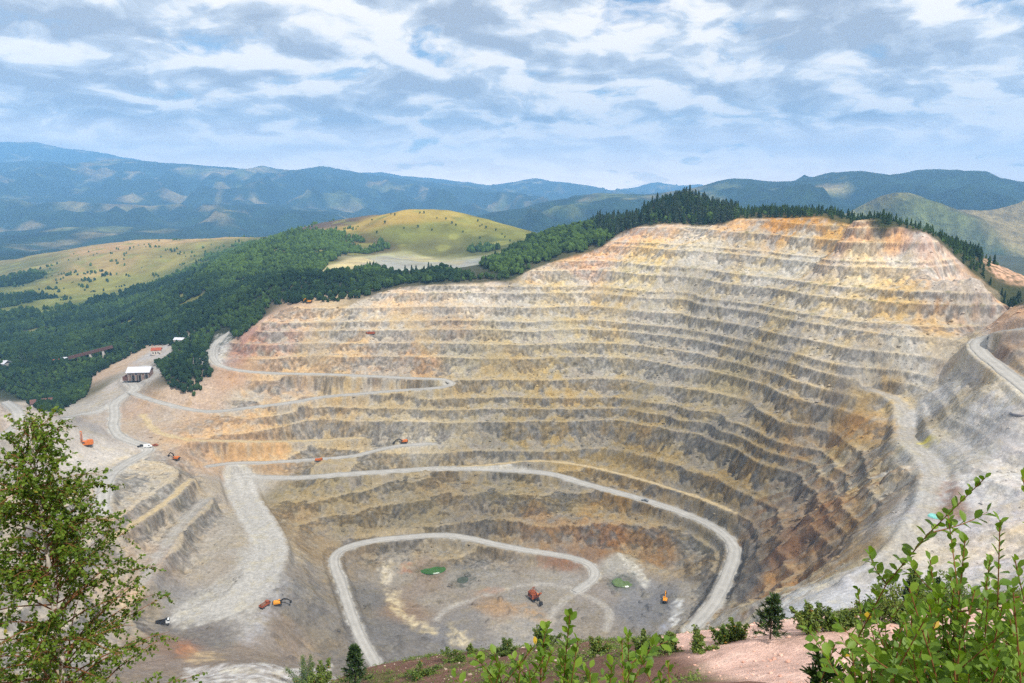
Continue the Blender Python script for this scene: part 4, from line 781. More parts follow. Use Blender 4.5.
# the trees one can tell apart
def tube(pts, rad, sides=6):
    pts = np.array(pts, float); n = len(pts); rad = np.broadcast_to(rad, n); V = []
    for i in range(n):
        d = pts[min(i + 1, n - 1)] - pts[max(i - 1, 0)]; d /= np.linalg.norm(d) + 1e-9; u = np.cross(d, (0.31, .87, .12) if abs(d[2]) > .7 else (0, 0, 1)); u /= np.linalg.norm(u); w = np.cross(d, u)
        a = np.arange(sides) * 2 * math.pi / sides; V.append(pts[i] + rad[i] * (np.cos(a)[:, None] * u + np.sin(a)[:, None] * w))
    V = np.vstack(V); F = [(i * sides + j, i * sides + (j + 1) % sides, (i + 1) * sides + (j + 1) % sides, (i + 1) * sides + j) for i in range(n - 1) for j in range(sides)]
    return V, np.array(F)
class Cat:                              # collects pieces of one mesh
    def __init__(s): s.v, s.f, s.t, s.o = [], [], [], 0
    def add(s, v, f, t=0.0):
        f = np.asarray(f); 
        if f.shape[1] == 3: f = np.c_[f, f[:, 2]]
        s.v.append(v); s.f.append(f + s.o); s.t.append(np.broadcast_to(t, len(v))); s.o += len(v); return s
    def build(s, name, mat, parent=None, smooth=True):
        V, F = np.vstack(s.v), np.vstack(s.f); tri = F[:, 2] == F[:, 3]
        me = bpy.data.meshes.new(name)
        nl = np.where(tri, 3, 4); L = np.where(np.arange(4) < nl[:, None], 1, 0).astype(bool); li = F[L]
        me.vertices.add(len(V)); me.vertices.foreach_set('co', V.astype(np.float32).ravel()); me.loops.add(len(li)); me.loops.foreach_set('vertex_index', li.astype(np.int32))
        me.polygons.add(len(F)); me.polygons.foreach_set('loop_start', np.r_[0, np.cumsum(nl)[:-1]].astype(np.int32)); me.materials.append(mat); me.update(calc_edges=True)
        me.polygons.foreach_set('use_smooth', np.full(len(F), smooth))
        a = me.attributes.new('tone', 'FLOAT', 'POINT'); a.data.foreach_set('value', np.concatenate(s.t).astype(np.float32))
        o = bpy.data.objects.new(name, me); COL.objects.link(o)
        if parent is not None: o.parent = parent
        return o
def empty(name, loc=(0, 0, 0), rz=0.0):
    o = bpy.data.objects.new(name, None); COL.objects.link(o); o.location = loc; o.rotation_euler = (0, 0, rz); o.empty_display_size = .5; return o
def dup(root, loc, rz=0.0, sc_=1.0):
    def cp(o, par):
        c = o.copy(); COL.objects.link(c)
        if par is not None: c.parent = par
        for ch in list(o.children): cp(ch, c)
        return c
    r = cp(root, None); r.location = loc; r.rotation_euler = (0, 0, rz); r.scale = (sc_,) * 3; return r
def leafquads(n, pos, size, r, flat=.5):
    a = r.normal(size=(n, 3)); a[:, 2] = np.abs(a[:, 2]) + flat; a /= np.linalg.norm(a, axis=1, keepdims=True)
    b = np.cross(a, r.normal(size=(n, 3))); b /= np.linalg.norm(b, axis=1, keepdims=True); c = np.cross(a, b)
    s = (size * r.uniform(.6, 1.3, n))[:, None]
    v = np.stack([pos - b * s, pos + c * s * .6 + a * s * .12, pos + b * s, pos - c * s * .6 + a * s * .12], 1).reshape(-1, 3)
    return v, np.arange(n * 4).reshape(n, 4)
def proto_spruce(seed):
    r = np.random.default_rng(seed); H = 18.0; root = empty('spruce_tree')
    c = Cat(); v, f = spruce(seed, 9, 9); c.add(v * [H * .95, H * .95, H], f, np.repeat(r.uniform(.0, .35), len(v)) + .25 * v[:, 2])
    n = 260; z = r.uniform(.05, 1, n) ** 1.3; rr = .21 * (1 - z) ** .85 * r.uniform(.5, 1.1, n); a = r.uniform(0, 6.28, n)
    q, fq = leafquads(n, np.c_[rr * np.cos(a), rr * np.sin(a), z * .97] * H, .75, r, .2); c.add(q, fq, np.repeat(r.uniform(0, .8, n), 4))
    cr = c.build('crown', NEEDLE, root, False); t = Cat(); t.add(*tube([(0, 0, -.6), (0, 0, H * .3), (0, 0, H * .96)], [.28, .2, .03])); t.build('trunk', BARK, root); return root
def proto_broad(seed):
    r = np.random.default_rng(seed); H = 11.0; root = empty('broadleaf_tree'); c = Cat()
    for k in range(5):
        v, f = blob(seed * 7 + k, I1, .4); s = r.uniform(1.3, 2.4); o = np.array([r.uniform(-1.8, 1.8), r.uniform(-1.8, 1.8), r.uniform(2.2, 6.5)]); c.add(v * s + o, f, r.uniform(.1, .6))
    n = 420; a = r.normal(size=(n, 3)); a /= np.linalg.norm(a, axis=1, keepdims=True); p = a * np.array([3.4, 3.4, 4.0]) * r.uniform(.55, 1.08, (n, 1)) + [0, 0, 6.4]
    q, fq = leafquads(n, p, .55, r, .3); c.add(q, fq, np.repeat(r.uniform(0, 1, n), 4)); c.build('crown', BROAD, root, False)
    t = Cat(); t.add(*tube([(0, 0, -.6), (.1, 0, 3), (0, .2, 7)], [.3, .22, .06])); t.build('trunk', BARK, root); return root
SPR = [proto_spruce(200 + i) for i in range(6)]; BRD = [proto_broad(300 + i) for i in range(5)]
used = set()
def zone(i):
    if fkk[i] and X[i] > 60: return ('dark {k} in the wood on the knoll above the pit top benches', 'trees on the knoll above the pit')
    if fcc[i] and PX[i] < 885: return ('{k} in the strip of trees along the top rim of the pit', 'trees along the pit rim')
    if X[i] > 250: return ('{k} on the wooded slope falling away right of the pit', 'trees on the slope right of the pit')
    if PY[i] > 322 and PX[i] > 150: return ('{k} in the dark wood between the white roofed shed and the grey road', 'trees by the shed')
    if PY[i] > 345: return ('{k} in the dark valley wood behind the pale road junction', 'trees in the valley wood')
    return ('{k} in the belt of trees behind the left rim of the pit', 'trees behind the left rim')
for i in pick:
    P_ = SPR if con[i] else BRD; j = int(rng.integers(len(P_))); h0 = 18.0 if con[i] else 11.0; loc = (X[i], Y[i], Z[i] - .3); k = hgt[i] / h0 * (1 if con[i] else .95)
    key = (con[i], j)
    if key in used: o = dup(P_[j], loc, rng.uniform(0, 6.28), k)
    else: used.add(key); o = P_[j]; o.location = loc; o.rotation_euler = (0, 0, rng.uniform(0, 6.28)); o.scale = (k,) * 3
    l, g = zone(i); kd = 'spruce' if con[i] else 'broadleaf tree'; tag(o, l.format(k=kd), 'tree', ('spruces: ' if con[i] else 'broadleaves: ') + g)
for con_, P_ in ((True, SPR), (False, BRD)):
    for j, o in enumerate(P_):
        if (con_, j) not in used:
            for ch in list(o.children): bpy.data.objects.remove(ch)
            bpy.data.objects.remove(o)
# lone trees and bushes on the grassy dome
dome = [(372, 219), (385, 222), (352, 228), (377, 232), (418, 226), (420, 212), (424, 212), (404, 227), (437, 217), (446, 218), (452, 222), (456, 224), (480, 225), (478, 220), (482, 224), (486, 227), (496, 229), (502, 233), (505, 236), (480, 237), (395, 214), (391, 213), (432, 229), (510, 240), (463, 231)]
for i, (a, b) in enumerate(dome):
    h = HT.hit(a, b + 2)
    if h is None: continue
    if i == 0: lonep = dup(BRD[0], h, 0, .5) if (False, 0) in used else proto_broad(333)
    o = lonep if i == 0 else dup(lonep, h, rng.uniform(0, 6), rng.uniform(.45, .85)); o.location = (h[0], h[1], h[2] - .2)
    if i == 0: o.scale = (.6,) * 3
    o.name = 'meadow_tree'; tag(o, 'small dark tree standing alone on the yellow grassy dome', 'tree', 'lone trees on the grassy dome')

# ------------------------------------------------------------------ plants near the viewpoint
BLEAF = leaf_mat('birch_leaves', (60, 90, 22), (122, 146, 44), .40, (150, 140, 50))
WLEAF = leaf_mat('willow_leaves', (70, 106, 26), (134, 160, 54), .38, (196, 160, 40))
SLEAF = leaf_mat('shrub_leaves', (64, 88, 30), (128, 144, 60), .25, (150, 110, 50))
PNEED = leaf_mat('pine_needles', (34, 56, 26), (74, 96, 46), .1)
LV = np.array([(0, 0, 0), (-.20, .30, .05), (.20, .30, .05), (-.27, .62, .06), (.27, .62, .06), (0, .32, -.015), (0, .64, -.03), (-.13, .88, .02), (.13, .88, .02), (0, 1, -.05)])
LF = np.array([(0, 5, 1, 1), (0, 2, 5, 5), (1, 5, 6, 3), (5, 2, 4, 6), (3, 6, 7, 7), (6, 4, 8, 8), (7, 6, 9, 9), (6, 8, 9, 9)])
def leaves(cat, base_, dirs, size, r, tone, curl=.25, up=(0, 0, 1), wide=1.0):
    n = len(base_); d = dirs / np.linalg.norm(dirs, axis=1, keepdims=True); u = np.asarray(up, float) + r.normal(0, .35, (n, 3)); sd = np.cross(d, u); sd /= np.linalg.norm(sd, axis=1, keepdims=True) + 1e-9; nn = np.cross(sd, d)
    s = size[:, None, None]; L = LV[None] * np.array([wide, 1, 1]); zc = L[..., 2] - curl * r.uniform(-.3, 1, (n, 1)) * L[..., 1] ** 2 * .6
    v = base_[:, None] + s * (L[..., 0:1] * sd[:, None] + L[..., 1:2] * d[:, None] + zc[..., None] * nn[:, None])
    f = (LF[None] + (np.arange(n) * len(LV))[:, None, None]).reshape(-1, 4)
    cat.add(v.reshape(-1, 3), f, np.repeat(tone, len(LV)))
def gz(x, y): return float(HT.at(x, y))
# --- young birch on the left
r = np.random.default_rng(41)
bx, by = -5.0, 7.2; bz = gz(bx, by) - .1
birch = empty('birch_tree', (bx, by, bz)); tag(birch, 'young birch with pale trunk and small green leaves, tall at the left edge', 'tree')
Ht = 347.75 - bz
tp = np.array([(.05 * math.sin(3 * t) + .10 * t, .04 * math.cos(4 * t), Ht * t) for t in np.linspace(0, 1, 14)])
c = Cat(); c.add(*tube(tp, np.linspace(.055, .006, 14), 8)); c.build('trunk', BIRCH, birch)
tw = Cat(); lf = Cat(); lb, ld = [], []
for i in range(190):
    t = 1 - r.uniform(.015, .92) ** .9; p = np.array([np.interp(t, np.linspace(0, 1, 14), tp[:, k]) for k in range(3)]); a = r.uniform(0, 6.28)
    L = (1.0 - t) ** .7 * 1.75 * r.uniform(.55, 1.1) + .16; el = r.uniform(.35, .95)
    d = np.array([math.cos(a) * math.cos(el), math.sin(a) * math.cos(el), math.sin(el)]); s = np.linspace(0, 1, 7)
    br = p + d * (s * L)[:, None] + np.c_[0 * s, 0 * s, -.30 * L * s ** 2] + np.cumsum(r.normal(0, .012, (7, 3)), 0)
    tw.add(*tube(br, np.linspace(.010 * (1.15 - t) + .003, .0018, 7), 5))
    for j in range(int(5 + L * 9)):
        q = r.uniform(.2, 1); o = np.array([np.interp(q, s, br[:, k]) for k in range(3)]); dd = d * .5 + r.normal(0, .6, 3); dd[2] -= .25; dd /= np.linalg.norm(dd); l2 = r.uniform(.10, .34) * (1.1 - .4 * q); s2 = np.linspace(0, 1, 4)
        b2 = o + dd * (s2 * l2)[:, None] + np.c_[0 * s2, 0 * s2, -.2 * l2 * s2 ** 2]; tw.add(*tube(b2, [.002, .0016, .0012, .001], 3))
        for k in range(int(4 + l2 * 48)):
            e = r.uniform(.1, 1); lb.append(np.array([np.interp(e, s2, b2[:, m_]) for m_ in range(3)])); v = dd * .4 + r.normal(0, .6, 3); v[2] -= .35; ld.append(v)
lb, ld = np.array(lb), np.array(ld); n = len(lb); print('birch leaves', n)
leaves(lf, lb, ld, r.uniform(.026, .047, n), r, np.clip(r.beta(2, 2.2, n) + (r.random(n) < .012) * 1, 0, 1), wide=1.35)
tw.build('branches', REDTWIG, birch); lf.build('leaves', BLEAF, birch)
# --- willow shoots
def shoot(r, cat, lcat, p0, p1, n, size, tone=(.2, .8), bend=.12, spread=1.0, rad=.006, start=.15):
    p0, p1 = np.array(p0, float), np.array(p1, float); s = np.linspace(0, 1, 9); L = np.linalg.norm(p1 - p0); side = r.normal(0, bend * L, 3); side[2] *= .2
    pts = p0 + (p1 - p0) * s[:, None] + side * (np.sin(s * math.pi) * .6)[:, None]; cat.add(*tube(pts, np.linspace(rad, rad * .3, 9), 6))
    q = np.linspace(start, 1, n) + r.uniform(-.5, .5, n) * (.6 / n); q = np.clip(q, 0, 1); b = np.stack([np.interp(q, s, pts[:, k]) for k in range(3)], 1)
    ax = (p1 - p0) / L; a = np.arange(n) * 2.4 + r.uniform(0, 6); e1 = np.cross(ax, (.3, .9, .1)); e1 /= np.linalg.norm(e1); e2 = np.cross(ax, e1)
    k = np.where(q > .93, 1.6, .75)[:, None] * r.uniform(.7, 1.3, (n, 1))
    d = spread * (np.cos(a)[:, None] * e1 + np.sin(a)[:, None] * e2) + ax * k + r.normal(0, .15, (n, 3))
    leaves(lcat, b, d, size * r.uniform(.7, 1.15, n) * np.where(q > .9, .75, 1), r, np.clip(r.uniform(*tone, n) + (r.random(n) < .008), 0, 1), curl=.3, wide=1.15); return pts
def at_px(px, py, y):                    # a point y metres ahead of the viewpoint
    d = ray(px, py); t = y / d[1]; return np.array([d[0] * t, y, CZ + d[2] * t])
def willow(name, label, shoots, seed, leaf, group=None, mat=WLEAF, dens=1.0, low=None):
    r = np.random.default_rng(seed); c, l = Cat(), Cat(); first = at_px(*shoots[0][0:2], shoots[0][2]); gx_, gy_ = first[0], first[1] + .1; o0 = np.array([gx_, gy_, gz(gx_, gy_)])
    for px, py, y, lean in shoots:
        tip = at_px(px, py, y); bx_, by_ = tip[0] + lean, tip[1] + r.uniform(-.05, .15); b = np.array([bx_, by_, gz(bx_, by_) - .05]); b = b * .55 + np.array([o0[0], o0[1], b[2]]) * .45 if low is None else b
        L = np.linalg.norm(tip - b); n = int(L / (leaf * .42) * dens)
        pts = shoot(r, c, l, b - o0, tip - o0, n, leaf, start=.12)
        for k in range(int(L * 3.2)):
            q = r.uniform(.3, .9); a = pts[int(q * 8)]; dv = r.normal(0, 1, 3); dv[2] = abs(dv[2]) * .8 + .5; dv /= np.linalg.norm(dv); l2 = r.uniform(.14, .34); shoot(r, c, l, a, a + dv * l2, int(l2 / (leaf * .42) * dens) + 2, leaf * .92, rad=.003)
    root = empty(name, o0); c.build('branches', REDTWIG, root); l.build('leaves', mat, root); tag(root, label, 'shrub', group); return root
willow('willow_bush', 'large leafy green willow bush filling the lower right corner', [*[(float(a), float(b), float(c_), .03) for a, b, c_ in zip(np.random.default_rng(9).uniform(900, 1045, 60), np.random.default_rng(10).uniform(570, 690, 60), np.random.default_rng(11).uniform(1.9, 3.1, 60))], (985, 478, 2.7, .05), (1022, 474, 2.6, .1), (948, 515, 2.8, -.02), (930, 560, 2.7, 0), (965, 540, 2.5, .05), (1000, 520, 2.4, .1), (1015, 560, 2.3, .05), (910, 600, 2.6, .02), (940, 610, 2.3, .05), (975, 590, 2.3, 0), (1010, 620, 2.1, .05), (960, 640, 2.1, 0), (990, 560, 2.8, .1), (1035, 520, 2.6, .1), (925, 640, 2.2, .02), (1000, 650, 2.0, .02), (1040, 580, 2.3, .1), (950, 575, 3.0, .05), (1020, 600, 2.9, .1), (980, 625, 2.6, .1)], 51, .056, dens=1.3)
willow('willow_bush', 'arching willow spray with yellowing leaves left of the large corner bush', [(858, 590, 3.4, .55), (868, 612, 3.3, .5), (885, 625, 3.2, .35), (905, 600, 3.3, .3), (893, 640, 3.0, .25), (878, 650, 3.1, .3)], 52, .05, dens=.95)
willow('willow_bush', 'low willow shoots with rounded leaves in front of the pink spoil bank', [(835, 645, 2.5, .03), (852, 652, 2.5, .0), (870, 648, 2.4, .02), (885, 640, 2.5, 0), (905, 655, 2.4, 0), (845, 668, 2.3, .02), (862, 672, 2.3, 0), (895, 668, 2.3, 0), (920, 665, 2.2, 0)], 53, .047, low=1)
willow('willow_bush', 'tallest of the bright green willow shoots at the bottom centre', [(570, 614, 2.6, .02), (578, 640, 2.6, -.02), (590, 668, 2.55, .03), (562, 655, 2.7, 0)], 54, .062, low=1, dens=1.3)
willow('willow_bush', 'clump of crowded green willow shoots left of the tallest bottom shoot', [(535, 645, 2.8, .02), (545, 655, 2.8, -.02), (552, 650, 2.9, .03), (520, 662, 2.8, 0), (560, 662, 2.9, 0), (529, 670, 2.7, 0), (545, 630, 3.1, 0)], 55, .058, low=1, dens=1.3)
willow('willow_bush', 'leaning willow shoot at the left end of the bottom centre shoots', [(494, 652, 2.7, .10), (500, 668, 2.7, .06), (488, 676, 2.7, .08)], 56, .056, low=1)
willow('willow_bush', 'pair of willow shoots between the tallest shoot and the pink bank', [(628, 634, 2.75, .0), (622, 640, 2.7, -.03), (640, 655, 2.6, .0), (612, 665, 2.6, .02), (632, 668, 2.5, 0)], 57, .058, low=1, dens=1.3)
willow('willow_bush', 'small willow shoot standing against the pink spoil bank', [(668, 662, 2.6, .0), (660, 672, 2.6, .02)], 58, .048, low=1)
def pine(name, label, x, y, H, seed, mat=PNEED, w=.34, nb=70, needles=16, group=None, nl=.09):
    r = np.random.default_rng(seed); z0 = gz(x, y); root = empty(name, (x, y, z0)); t, l = Cat(), Cat(); t.add(*tube([(0, 0, -.1), (0, 0, H * .5), (0, 0, H)], [H * .018, H * .011, H * .003]))
    for i in range(nb):
        q = r.uniform(.08, 1); a = r.uniform(0, 6.28); L = H * w * (1 - q) ** .8 * r.uniform(.6, 1.1) + H * .03; d = np.array([math.cos(a), math.sin(a), .35 + .5 * q]); d /= np.linalg.norm(d); p = np.array([0, 0, H * q * .97]); e = p + d * L
        t.add(*tube([p, (p + e) / 2 - [0, 0, .03 * L], e], [.006 * H, .004 * H, .0015 * H], 4)); m_ = needles; s = r.uniform(.15, 1, m_); b = p + (e - p) * s[:, None]; nd = d * .8 + r.normal(0, .55, (m_, 3)); nd /= np.linalg.norm(nd, axis=1, keepdims=True)
        sd = np.cross(nd, r.normal(size=(m_, 3))); sd /= np.linalg.norm(sd, axis=1, keepdims=True); k = nl * H * r.uniform(.6, 1.2, (m_, 1)); v = np.stack([b - sd * k * .16, b + sd * k * .16, b + nd * k + sd * k * .05, b + nd * k - sd * k * .05], 1).reshape(-1, 3)
        l.add(v, np.arange(m_ * 4).reshape(-1, 4), np.repeat(r.uniform(0, 1, m_), 4))
    t.build('trunk', BARK, root); l.build('crown', mat, root, False); tag(root, label, 'tree', group); return root
p = at_px(822, 690, 3.1); pine('young_pine', 'dark young pine top poking up below the pink spoil bank', p[0], p[1], at_px(822, 655, 3.1)[2] - gz(p[0], p[1]), 61, w=.16, nb=110, needles=26, nl=.035)
# --- shrubs and saplings along the near rim
def rim_shrub(px, ybase, ytop, wpx, seed, label, name='rim_shrub', dark=.3):
    r = np.random.default_rng(seed); h = HT.hit(px, ybase, 35); x, y, z = h; D = math.sqrt(x * x + y * y + (z - CZ) ** 2); H = (ybase - ytop) * D / FPX * 1.08; Wd = 1.3 * wpx * D / FPX
    root = empty(name, (x, y, z - .15)); c, l = Cat(), Cat(); ns = 10
    for i in range(ns):
        a = r.uniform(0, 6.28); tip = np.array([math.cos(a) * Wd * .55 * r.uniform(.2, 1), math.sin(a) * Wd * .55 * r.uniform(.2, 1), H * r.uniform(.35, .95)]) if i else np.array([0, 0, H])
        c.add(*tube([(0, 0, 0), tip * .5 + r.normal(0, .05 * H, 3) * [1, 1, 0], tip], [.03 * H * .5, .02 * H * .5, .004 * H], 4)); m_ = int(120 + 20 * H); s = r.uniform(.22, 1.02, m_) ** .8; b = tip * s[:, None] + r.normal(0, 1, (m_, 3)) * np.array([Wd * .085, Wd * .085, H * .05]) * (1.3 - .9 * s)[:, None]
        b[:, 2] = np.maximum(b[:, 2], .1); v, f = leafquads(m_, b, .10 + .012 * H, r, .3); l.add(v, f, np.repeat(np.clip(r.uniform(dark - .3, dark + .45, m_) + (r.random(m_) < .02), 0, 1), 4))
    c.build('stems', BARK, root); l.build('leaves', SLEAF, root, False); tag(root, label, 'shrub', None); return root
RS_ = [(305, 690, 661, 22, 'loose green shrub left of the small fir on the near rim'), (322, 690, 663, 20, 'rounded bush at the left foot of the small fir'), (420, 676, 662, 26, 'low yellowish scrub on the near rim right of the grey ramp road'), (455, 662, 650, 20, 'small low bush on the brown near rim left of the centre shoots'), (471, 655, 644, 8, 'thin upright sapling on the near rim above the brown slope'), (505, 655, 640, 20, 'dark bush behind the leaning centre shoot'), (545, 650, 626, 22, 'tall narrow bush behind the crowded centre shoots'), (598, 656, 637, 22, 'dark bush behind and right of the tallest centre shoot'), (643, 655, 632, 16, 'slim sapling at the left end of the pink bank'), (672, 652, 634, 24, 'slender sapling where the haul road meets the near rim'), (700, 652, 636, 28, 'broad low bush on the rim below the haul road'), (722, 644, 628, 26, 'green shrub left of the open crowned little tree on the rim'), (738, 640, 624, 20, 'leafy shrub close beside the open crowned little tree'), (808, 634, 607, 26, 'bushy green shrub on the rim right of the open crowned little tree'), (826, 632, 609, 28, 'yellow green shrub at the right end of the rim bushes'), (845, 628, 612, 24, 'reddish low shrub beside the yellow green one'), (894, 622, 590, 40, 'broad dark shrub on the rim behind the arching willow spray'), (925, 612, 582, 40, 'dark round shrub behind the large corner bush'), (870, 622, 606, 30, 'low brown green scrub left of the broad dark rim shrub'), (960, 606, 585, 44, 'dark bush half hidden by the corner willow')]
for i, (a, b, c_, d_, lab) in enumerate(RS_): rim_shrub(a, b, c_, d_, 400 + i, lab, dark=(.3, .45, .2)[i % 3])
def rim_tree(px, yb, yt, label, seed, w=.3, nb=80, mat=PNEED, nl=.09):
    h = HT.hit(px, yb, 35); D = math.sqrt(h[0] ** 2 + h[1] ** 2 + (h[2] - CZ) ** 2); return pine('small_fir', label, h[0], h[1], (yb - yt) * D / FPX * 1.1, seed, mat, w, nb, 22, nl=nl)
rim_tree(356, 688, 651, 'small green fir on the near rim beside the grey ramp road', 71, .34, 110)
rim_tree(770, 640, 602, 'open crowned little tree on the rim above the pink bank', 72, .45, 60, nl=.11)
rim_tree(911, 606, 577, 'pointed little spruce beside the willow spray on the right', 73, .34, 100)
rim_tree(936, 602, 583, 'smaller pointed spruce right of the other rim spruce', 74, .34, 80)
# low growth and stones on the near rim
r = np.random.default_rng(81); n = 16000; ux_ = r.uniform(-45, 90, n); uy_ = r.uniform(40, 128, n); uz_ = HT.at(ux_, uy_); nbv = Height(NX0, NY0, ND, nb).at(ux_, uy_); pk = Height(NX0, NY0, ND, pink).at(ux_, uy_); k = (pk < .1) & (nbv > -.35 + .9 * r.random(n) - .2); ux_, uy_, uz_ = ux_[k], uy_[k], uz_[k]; n = len(ux_)
b = np.repeat(np.c_[ux_, uy_, uz_], 12, 0) + r.normal(0, 1, (n * 12, 3)) * [.24, .24, .10] + [0, 0, .16]
v, f = leafquads(n * 12, b, .10, r, .3); cc = Cat(); cc.add(v, f, np.repeat(np.clip(r.uniform(0, .8, n * 12) + np.repeat(r.uniform(-.2, .3, n), 12), 0, .95), 4)); tag(cc.build('undergrowth', SLEAF, None, False), kind='stuff')
def stones(name, xs, ys, sz, mat, seed):
    r = np.random.default_rng(seed); n = len(xs); tp = []
    for i in range(5):
        v, f = I1; q = v * (1 + r.uniform(-.3, .3, (len(v), 1))); q = q * [1, r.uniform(.6, .9), r.uniform(.45, .7)]; tp.append((q, f))
    V, F, T_ = merge(tp, r.integers(0, 5, n), np.c_[xs, ys, HT.at(xs, ys) + sz * .15], sz, sz, r.uniform(0, 6.28, n), r.uniform(0, 1, n)); o = mesh_np(name, V, F, mat, attrs={'tone': T_}, smooth=False); tag(o, kind='stuff'); return o
def stone_mat(name, a, b):
    m = N(name); f = m.n('ShaderNodeAttribute', attribute_name='tone').outputs['Fac']; return m.out(m.mix('MIX', f, tuple(lin(a)), tuple(lin(b))), .95, spec=.1)
n = 3800; xs = r.uniform(9, 52, n); ys = r.uniform(25, 72, n); k = Height(NX0, NY0, ND, pink).at(xs, ys) > .3; stones('stones', xs[k], ys[k], r.pareto(2.6, k.sum()).clip(0, 4) * .05 + .03, stone_mat('pink_stone', (190, 145, 126), (232, 192, 172)), 82)
n = 5200; xs = r.uniform(-46, 90, n); ys = r.uniform(60, 130, n); k = Height(NX0, NY0, ND, pink).at(xs, ys) < .3; stones('stones', xs[k], ys[k], r.pareto(2.6, k.sum()).clip(0, 4) * .06 + .04, stone_mat('rim_stone', (120, 100, 88), (205, 185, 168)), 83)
# fallen rock at the foot of the faces
n = 60000; xs = r.uniform(-420, 480, n); ys = r.uniform(330, 1120, n); jj = ((ys - MY0) / MD).astype(int); ii = ((xs - MX0) / MD).astype(int); k = (np.clip(talus[jj, ii] * .9 + berm[jj, ii] * .5 + .10 * (T[jj, ii] < .3) * (OUTM[jj, ii] < .1), 0, 1) > r.random(n)) & (roadm[jj, ii] < .05); xs, ys, jj, ii = xs[k], ys[k], jj[k], ii[k]
sz = r.pareto(2.4, len(xs)).clip(0, 5) * .42 + .30
rm = N('fallen_rock'); at = rm.n('ShaderNodeAttribute', attribute_name='col').outputs['Color']; rmat = rm.out(at, .95, spec=.1)
tp = []
for i in range(4):
    v, f = I1; tp.append((v * (1 + r.uniform(-.3, .3, (len(v), 1))) * [1, .8, .6], f))
# an octahedral lump is enough at this distance
OV = np.array([(1, 0, 0), (0, 1, 0), (-1, 0, 0), (0, -1, 0), (0, 0, .7), (0, 0, -.7)], float); OF = np.array([(0, 1, 4), (1, 2, 4), (2, 3, 4), (3, 0, 4), (1, 0, 5), (2, 1, 5), (3, 2, 5), (0, 3, 5)])
tp = [(OV * r.uniform(.65, 1.2, (6, 1)), OF) for i in range(6)]; wh = np.sort(r.integers(0, 6, len(xs)))
V, F, T_ = merge(tp, wh, np.c_[xs, ys, HT.at(xs, ys) + sz * .2], sz, sz, r.uniform(0, 6.28, len(xs)), r.uniform(.72, 1.12, len(xs)))
tag(mesh_np('rubble', V, F, rmat, cols=np.clip(np.repeat(MC[jj, ii], 6, 0) * T_[:, None], .01, .85), smooth=False), kind='stuff')

# ------------------------------------------------------------------ machines, vehicles and buildings
ORANGE = simple('orange_paint', (204, 112, 40), .5, .14, 1.2); YELLOW = simple('yellow_paint', (226, 150, 30), .5, .14, 1.2); RUST = simple('rusty_orange_paint', (150, 78, 44), .75, .3, .9)
DARK = simple('dark_steel', (46, 44, 44), .6, .25, 2); TRACK = simple('track_steel', (58, 54, 50), .8, .3, 3); GLASS = simple('cab_glass', (40, 52, 62), .12, .1, 1, 0, .6); WHITE = simple('white_paint', (226, 228, 228), .4, .06, 1); RUBBER = simple('tyre_rubber', (34, 33, 32), .85, .2, 4); GREYP = simple('grey_paint', (120, 124, 128), .5, .15, 1)
class MB:
    def __init__(s): s.bm = bmesh.new()
    def box(s, x0, x1, y0, y1, z0, z1, bev=.06, M=None, taper=0.0):
        r = bmesh.ops.create_cube(s.bm, size=1); vs = r['verts']
        for v in vs:
            up = v.co.z > 0; v.co = Vector((x0 + (v.co.x + .5) * (x1 - x0), y0 + (v.co.y + .5) * (y1 - y0), z0 + (v.co.z + .5) * (z1 - z0)))
            if up and taper: v.co.x += ((x0 + x1) / 2 - v.co.x) * taper; v.co.y += ((y0 + y1) / 2 - v.co.y) * taper
        if bev:
            es = list({e for v in vs for e in v.link_edges}); q = bmesh.ops.bevel(s.bm, geom=es, offset=bev, segments=1, affect='EDGES'); vs = list({v for f in q['faces'] for v in f.verts} | {v for v in vs if v.is_valid})
        if M is not None: bmesh.ops.transform(s.bm, matrix=M, verts=vs)
        return s
    def cyl(s, a, b, r0, r1=None, n=14):
        a, b = Vector(a), Vector(b); d = b - a; q = bmesh.ops.create_cone(s.bm, cap_ends=True, segments=n, radius1=r0, radius2=r0 if r1 is None else r1, depth=d.length)
        bmesh.ops.transform(s.bm, matrix=Matrix.Translation((a + b) / 2) @ d.to_track_quat('Z', 'Y').to_matrix().to_4x4(), verts=q['verts']); return s
    def prism(s, prof, y0, y1):          # outline in x-z, drawn across y
        a = [s.bm.verts.new((x, y0, z)) for x, z in prof]; b = [s.bm.verts.new((x, y1, z)) for x, z in prof]; n = len(prof)
        s.bm.faces.new(a); s.bm.faces.new(b[::-1])
        for i in range(n): s.bm.faces.new((a[(i + 1) % n], a[i], b[i], b[(i + 1) % n]))
        return s
    def beam(s, pts, w, hs):             # a plate girder along points in the x-z plane
        for (a, b), (h0, h1) in zip(zip(pts[:-1], pts[1:]), zip(hs[:-1], hs[1:])):
            d = Vector((b[0] - a[0], 0, b[1] - a[1])).normalized(); n = Vector((-d.z, 0, d.x)); A, B = Vector((a[0], 0, a[1])), Vector((b[0], 0, b[1]))
            s.prism([((A - n * h0 / 2).x, (A - n * h0 / 2).z), ((B - n * h1 / 2).x, (B - n * h1 / 2).z), ((B + n * h1 / 2).x, (B + n * h1 / 2).z), ((A + n * h0 / 2).x, (A + n * h0 / 2).z)], -w / 2, w / 2)
        return s
    def build(s, name, mat, parent=None):
        bmesh.ops.recalc_face_normals(s.bm, faces=s.bm.faces[:]); me = bpy.data.meshes.new(name); s.bm.to_mesh(me); s.bm.free(); me.materials.append(mat); o = bpy.data.objects.new(name, me); COL.objects.link(o)
        if parent is not None: o.parent = parent
        return o
def place(px, py):
    h = HT.hit(px, py); return h
